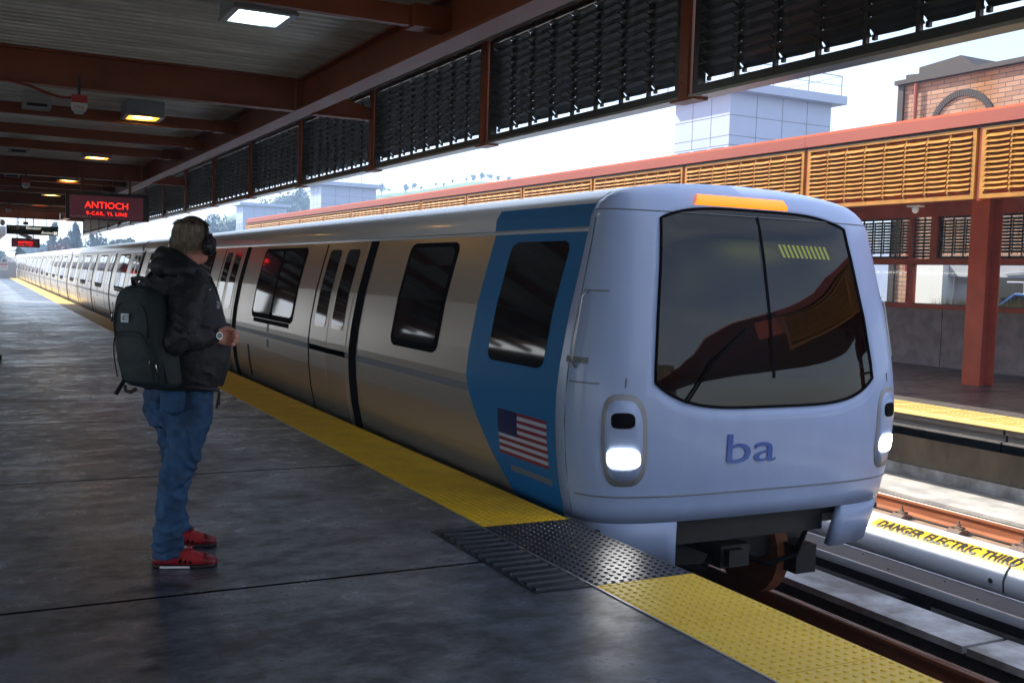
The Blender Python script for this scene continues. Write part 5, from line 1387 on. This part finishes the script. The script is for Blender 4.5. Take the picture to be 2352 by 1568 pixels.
# shoes
def shoe(x, y, ang, name='shoe'):
    f = vec(ang); l = Vector((-sin(ang), cos(ang), 0)); O_ = Vector((x, y, 0))
    def ring(q, hw, z0, z1, n=16, sq=.75):
        c = O_+f*q; zc, hh = (z0+z1)/2, (z1-z0)/2
        return [c+l*hw*math.copysign(abs(cos(a))**sq, cos(a))+Vector((0,0,zc+hh*math.copysign(abs(sin(a))**sq, sin(a)))) for a in [2*PI*k/n for k in range(n)]]
    b = MB(); b.loft([ring(-.142,.018,.022,.07),ring(-.135,.030,.016,.095),(ring(-.11,.038,.014,.105)),ring(-.07,.041,.013,.108),ring(-.02,.042,.012,.104),ring(.03,.045,.012,.090),ring(.08,.049,.013,.073),(ring(.12,.047,.014,.060)),ring(.150,.038,.016,.048),ring(.165,.022,.020,.040)])
    up_ = b.build(name, M['shoe'], ME, True); ss = up_.modifiers.new('s', 'SUBSURF'); ss.levels = 1; ss.render_levels = 2
    b = MB(); b.loft([ring(q, hw, 0.0, z1, 16, .5) for q, hw, z1 in ((-.145,.022,.024),(-.13,.037,.022),(-.07,.044,.018),(0,.043,.018),(.06,.049,.020),(.12,.050,.024),(.150,.041,.028),(.168,.022,.030))]); s_ = b.build('sole', M['sole'], up_, True)
    b = MB(); b.prism([(0,0),(1,0),(1,1),(0,1)], 'z', 0, 1) if False else None
    P = []
    for q in (-.105,-.03,.04): P.append((O_+f*q-l*.0455, q))
    bb = MB(); bb.bar(P[0][0]+Vector((0,0,.010)), P[2][0]+Vector((0,0,.009)), .003, .0055); bb.build('sole_insert', M['sole_white'], up_)
    b = MB(); b.loft([ring(q, hw+.001, .012, z1+.0015) for q, hw, z1 in ((.105,.0485,.0655),(.13,.0455,.056),(.155,.037,.046),(.168,.022,.038))]); b.build('toe_cap', M['shoe_dk'], up_, True)
    b = MB(); b.loft([ring(q, hw+.0015, .013, z1) for q, hw, z1 in ((-.146,.020,.05),(-.138,.032,.062),(-.11,.0395,.066),(-.085,.041,.055))]); b.build('heel_counter', M['shoe_dk'], up_, True)
    b = MB()
    for q in (.0,.026,.052):
        c = O_+f*q-l*.0445; b.bar(c+Vector((0,0,.030))-f*.012, c+f*.020+l*.013+Vector((0,0,.078-.2*q)), .0025, .0075)
    b.build('side_stripe', M['seal'], up_)
    b = MB()
    for i in range(5):
        q = .02+.017*i; z = .099-.0165*i*.55-.004*i; c = O_+f*q+Vector((0,0,z)); b.tube([c-l*.020, c+Vector((0,0,.006)), c+l*.020+f*.008], .0028, 6)
    b.tube([O_+f*.02+Vector((0,0,.104)), O_+f*.05-l*.025+Vector((0,0,.098)), O_+f*.03-l*.03+Vector((0,0,.09))], .003, 6).tube([O_+f*.02+Vector((0,0,.104)), O_+f*.05+l*.02+Vector((0,0,.10)), O_+f*.02+l*.03+Vector((0,0,.095))], .003, 6)
    b.build('laces', M['shoe'], up_)
shoe(.010, -.012, R(-9)); shoe(.018, .385, R(-2))
# watch
wc = elR.lerp(wrR, 1.0)+f_*.012; b = MB()
b.tube([wc-f_*.009, wc+f_*.009], .0335, 20); wt = b.build('watch', M['metal_dark'], ME)
nrm_ = Vector((.55,-.83,.12)).normalized(); nrm_ = (nrm_-f_*nrm_.dot(f_)).normalized()
b = MB().tube([wc+nrm_*.026, wc+nrm_*.038], .019, 20); b.build('watch_case', M['chrome'], wt)
b = MB().tube([wc+nrm_*.0381, wc+nrm_*.0392], .0155, 20); b.build('watch_face', M['win_blue'], wt)

# headphones
HP = empty('headphones', (.93, 5.36, 0), 'black over ear headphones worn by the man', 'headphones'); HP.rotation_euler = ME.rotation_euler
Rr = -Lh
for sg in (1, -1):
    c = HC+Rr*sg*.098+Fh*.010+Vector((0,0,-.028)); ax = (Rr*sg+Fh*.15).normalized()
    b = MB()
    def disc(c0, r0, r1, t0, t1, n=24):
        x_ = Vector((0,0,1)); y_ = ax.cross(x_).normalized(); x_ = y_.cross(ax)
        return [[c0+ax*t+x_*r*1.16*cos(2*PI*k/n)+y_*r*sin(2*PI*k/n) for k in range(n)] for t, r in ((t0, r0), (t1, r1))]
    rg = []
    for t, r in ((-.022,.032),(-.018,.040),(-.008,.042),(.000,.040)): rg += disc(c, r, r, t, t)[:1]
    b.loft(rg); b.build('ear_pad', M['phones_pad'], HP, True)
    b = MB(); rg = []
    for t, r in ((.0005,.036),(.004,.039),(.014,.038),(.022,.032),(.024,.028),(.0245,.0277),(.027,.026),(.028,.020),(.028,.001)): rg += disc(c, r, r, t, t)[:1]
    b.loft(rg); autosmooth(b.build('ear_cup', M['phones'], HP), 30)
    b = MB().tube([c+ax*.012+Vector((0,0,.046)), c+ax*.010+Vector((0,0,.066))-Fh*.004], [(.010,.006),(.011,.006)], 8)
    b.tube([c+ax*.014-Fh*.036+Vector((0,0,.008)), c+ax*.016-Fh*.028+Vector((0,0,.034)), c+ax*.014+Vector((0,0,.050)), c+ax*.016+Fh*.028+Vector((0,0,.034)), c+ax*.014+Fh*.036+Vector((0,0,.008))], .006, 8); b.build('yoke', M['phones'], HP, True)
pts = []
for k in range(25):
    a = R(-14)+(PI+R(28))*k/24; p = HC+Rr*.100*cos(a)+Fh*.004+Vector((0,0,.012+.110*sin(a))); pts.append(p)
b = MB(); rg = []
for i, p in enumerate(pts):
    d = (pts[min(i+1, 24)]-pts[max(i-1, 0)]).normalized(); x_ = Fh; y_ = d.cross(x_).normalized(); wd = .013 if 4 < i < 20 else .009; th = .007 if 4 < i < 20 else .0045
    rg.append([p+x_*wd*math.copysign(abs(cos(a))**.7, cos(a))+y_*th*math.copysign(abs(sin(a))**.7, sin(a)) for a in [2*PI*k/12 for k in range(12)]])
b.loft(rg); b.build('headband', M['phones'], HP, True)

# backpack
BP = empty('backpack', (.93, 5.36, 0), 'dark teal backpack with small white logo patch worn on the man\'s back', 'backpack'); BP.rotation_euler = ME.rotation_euler
BY = R(48); Fb = vec(BY); Lb = Vector((-sin(BY), cos(BY), 0))
def bp_c(z): return Vector((interp([(.90,-.132),(1.0,-.152),(1.2,-.188),(1.45,-.212)], z), interp([(.90,-.03),(1.2,-.03),(1.45,.0)], z), z))
def bp_rings(spec, n=32, e=3.4, back=0):
    out = []
    for z, d, s_ in spec:
        c = bp_c(z)-Fb*back; r = []
        for k in range(n):
            a = 2*PI*k/n; r.append(c+Fb*d*math.copysign(abs(cos(a))**(2/e), cos(a))+Lb*s_*math.copysign(abs(sin(a))**(2/e), sin(a)))
        out.append(r)
    return out
b = MB(); b.loft(bp_rings([(.918,.05,.09),(.925,.075,.125),(.945,.088,.143),(1.0,.095,.150),(1.1,.098,.152),(1.2,.092,.148),(1.28,.084,.140),(1.34,.074,.126),(1.385,.060,.104),(1.41,.042,.075),(1.42,.02,.04)]))
main = fuse(b, 'main_bag', M['pack'], BP, .006, 4, lambda co, n_: .003*mnoise.noise(co*11)+.0012*mnoise.noise(co*45))
b = MB(); b.loft(bp_rings([(.935,.03,.085),(.95,.045,.108),(1.0,.052,.118),(1.08,.052,.118),(1.14,.046,.110),(1.175,.036,.085),(1.19,.02,.05)], back=.062))
fuse(b, 'front_pocket', M['pack'], BP, .006, 4, lambda co, n_: .003*mnoise.noise(co*12+Vector((4,0,0)))+.001*mnoise.noise(co*50))
b = MB(); b.loft(bp_rings([(1.16,.03,.09),(1.18,.042,.108),(1.25,.042,.106),(1.30,.034,.092),(1.325,.018,.06)], back=.050))
fuse(b, 'upper_pocket', M['pack'], BP, .006, 4)
def bpt(l, z, off): return bp_c(z)-Fb*off+Lb*l
# piping / zips
b = MB()
def arc(z0, ztop, hw, off0, off1, n=22, rr=.07):
    pts = []
    for k in range(n+1):
        a = PI*k/n; l = hw*math.copysign(abs(cos(a))**.55, cos(a)); z = z0+(ztop-z0)*abs(sin(a))**.55; pts.append(bpt(l, z, off0+(off1-off0)*abs(sin(a))))
    return pts
b.tube(arc(.97, 1.198, .116, .112, .100), .0035, 6).tube(arc(1.17, 1.338, .106, .088, .072), .0035, 6).tube(arc(.95, 1.405, .142, .055, .045), .0045, 6)
b.build('zipper_piping', M['pack_blk'], BP, True)
pt = bpt(-.0+.018, 1.262, .0955); sh_ = Matrix.Rotation(BY+R(180), 4, 'Z')
e_ = Vector(-Lb); u_ = Vector((0,0,1)); n_ = -Fb
def patch(o0, wv, hv, t): 
    P = [o0+wv*i+hv*j+n_*k for k in (0, t) for i, j in ((-1,-1),(1,-1),(1,1),(-1,1))]
    return P, [(3,2,1,0),(4,5,6,7),(0,1,5,4),(1,2,6,5),(2,3,7,6),(3,0,4,7)]
b = MB(); b.add(*patch(pt, e_*.024, u_*.021, .004)); lg = b.build('logo_patch', M['patch'], BP)
b = MB()
for r_ in (.006, .012):
    P = [pt+n_*.0048+e_*(r_*-cos(R(-90)+PI*k/10))+u_*(r_*sin(R(-90)+PI*k/10)) for k in range(11)]
    P = [pt+n_*.0048+e_*.022-u_*r_]+P+[pt+n_*.0048+e_*.022+u_*r_]
    b.tube(P, .0014, 5)
b.build('logo_lines', M['ink'], lg)
def pull(l, z, off, dx=0):
    b = MB(); p = bpt(l, z, off); b.tube([p, p+Vector((0,0,-.012)), p+e_*dx+Vector((0,0,-.045))], [.003,.004,.0055], 8); return b
b = pull(.112, 1.285, .085); b.build('zipper_pull', M['chrome'], BP, True)
b = pull(-.108, 1.075, .10, -.004); b.build('zipper_pull', M['chrome'], BP, True)
b = pull(-.125, 1.05, .085, .006); b.build('zipper_pull', M['chrome'], BP, True)
b = pull(-.146, 1.155, .02); b.build('zipper_pull', M['metal_dark'], BP, True)
b = MB(); top = bp_c(1.40)
b.tube([top+Lb*.055+Fb*.035+Vector((0,0,-.03)), top+Lb*.060+Fb*.02+Vector((0,0,.02)), top+Lb*.035+Vector((-.01,0,.050)), top+Vector((0,0,.056)), top-Lb*.04+Vector((.01,0,.048)), top-Lb*.062+Fb*.02+Vector((0,0,.015)), top-Lb*.065+Fb*.035+Vector((0,0,-.03))], [(.010,.013)]*7, 10)
b.build('carry_handle', M['pack_blk'], BP, True)
# shoulder strap over the right shoulder, adjuster, lower webbing
st = [(-.075,.055,1.44),(-.02,.055,1.485),(.055,.055,1.475),(.112,.070,1.405),(.150,.088,1.33),(.178,.10,1.25),(.188,.09,1.17)]
rg = []; st = [Vector(p) for p in st]
for i, p in enumerate(st):
    d = (st[min(i+1, 6)]-st[max(i-1, 0)]).normalized(); nn = Vector((.45,-.75,.5)); nn = (nn-d*nn.dot(d)).normalized(); y_ = d.cross(nn)
    wd = .030 if i < 4 else .020; th = .008 if i < 4 else .004
    p = p+nn*.012; rg.append([p+y_*wd*math.copysign(abs(cos(a))**.5, cos(a))+nn*th*math.copysign(abs(sin(a))**.5, sin(a)) for a in [2*PI*k/14 for k in range(14)]])
b = MB().loft(rg); b.build('shoulder_strap', M['pack_blk'], BP, True)
ad_ = st[4]+Vector((.008,-.018,.0)); 
b = MB().box(-.016,.016,-.005,.005,-.018,-.008).box(-.016,.016,-.005,.005,-.003,.003).box(-.016,.016,-.005,.005,.010,.018).box(-.019,-.014,-.005,.005,-.018,.018).box(.014,.019,-.005,.005,-.018,.018)
o = b.build('strap_adjuster', M['trim'], BP); o.location = ad_; o.rotation_euler = (R(-20), R(20), R(25))
st2 = [(.11,.06,1.37),(.118,.052,1.395),(.127,.056,1.41)]; MB().tube(st2, .003, 6).build('strap_ring', M['chrome'], BP)
b = MB().bar((-.275,-.05,.955), (-.314,-.055,.885), .014, .003, (1,-.6,0)); b.tube([(-.27,-.05,.93),(-.268,-.06,.905),(-.245,-.07,.898),(-.215,-.07,.915)], [(.004,.010)]*4, 8); b.build('loose_strap', M['pack_blk'], BP)

# haze
hm = bpy.data.materials.new('haze'); hm.use_nodes = True; t = hm.node_tree; t.nodes.clear()
ho = t.nodes.new('ShaderNodeOutputMaterial'); pv = t.nodes.new('ShaderNodeVolumePrincipled'); pv.inputs['Color'].default_value = (.48,.70,1,1); pv.inputs['Density'].default_value = .0014; pv.inputs['Anisotropy'].default_value = .25
t.links.new(pv.outputs[0], ho.inputs['Volume'])
hb = MB().box(-60, 340, -12, 560, -7, 60).build('haze', hm); tag(hb, kind='stuff', label='pale sunlit haze over the valley', cat='haze')
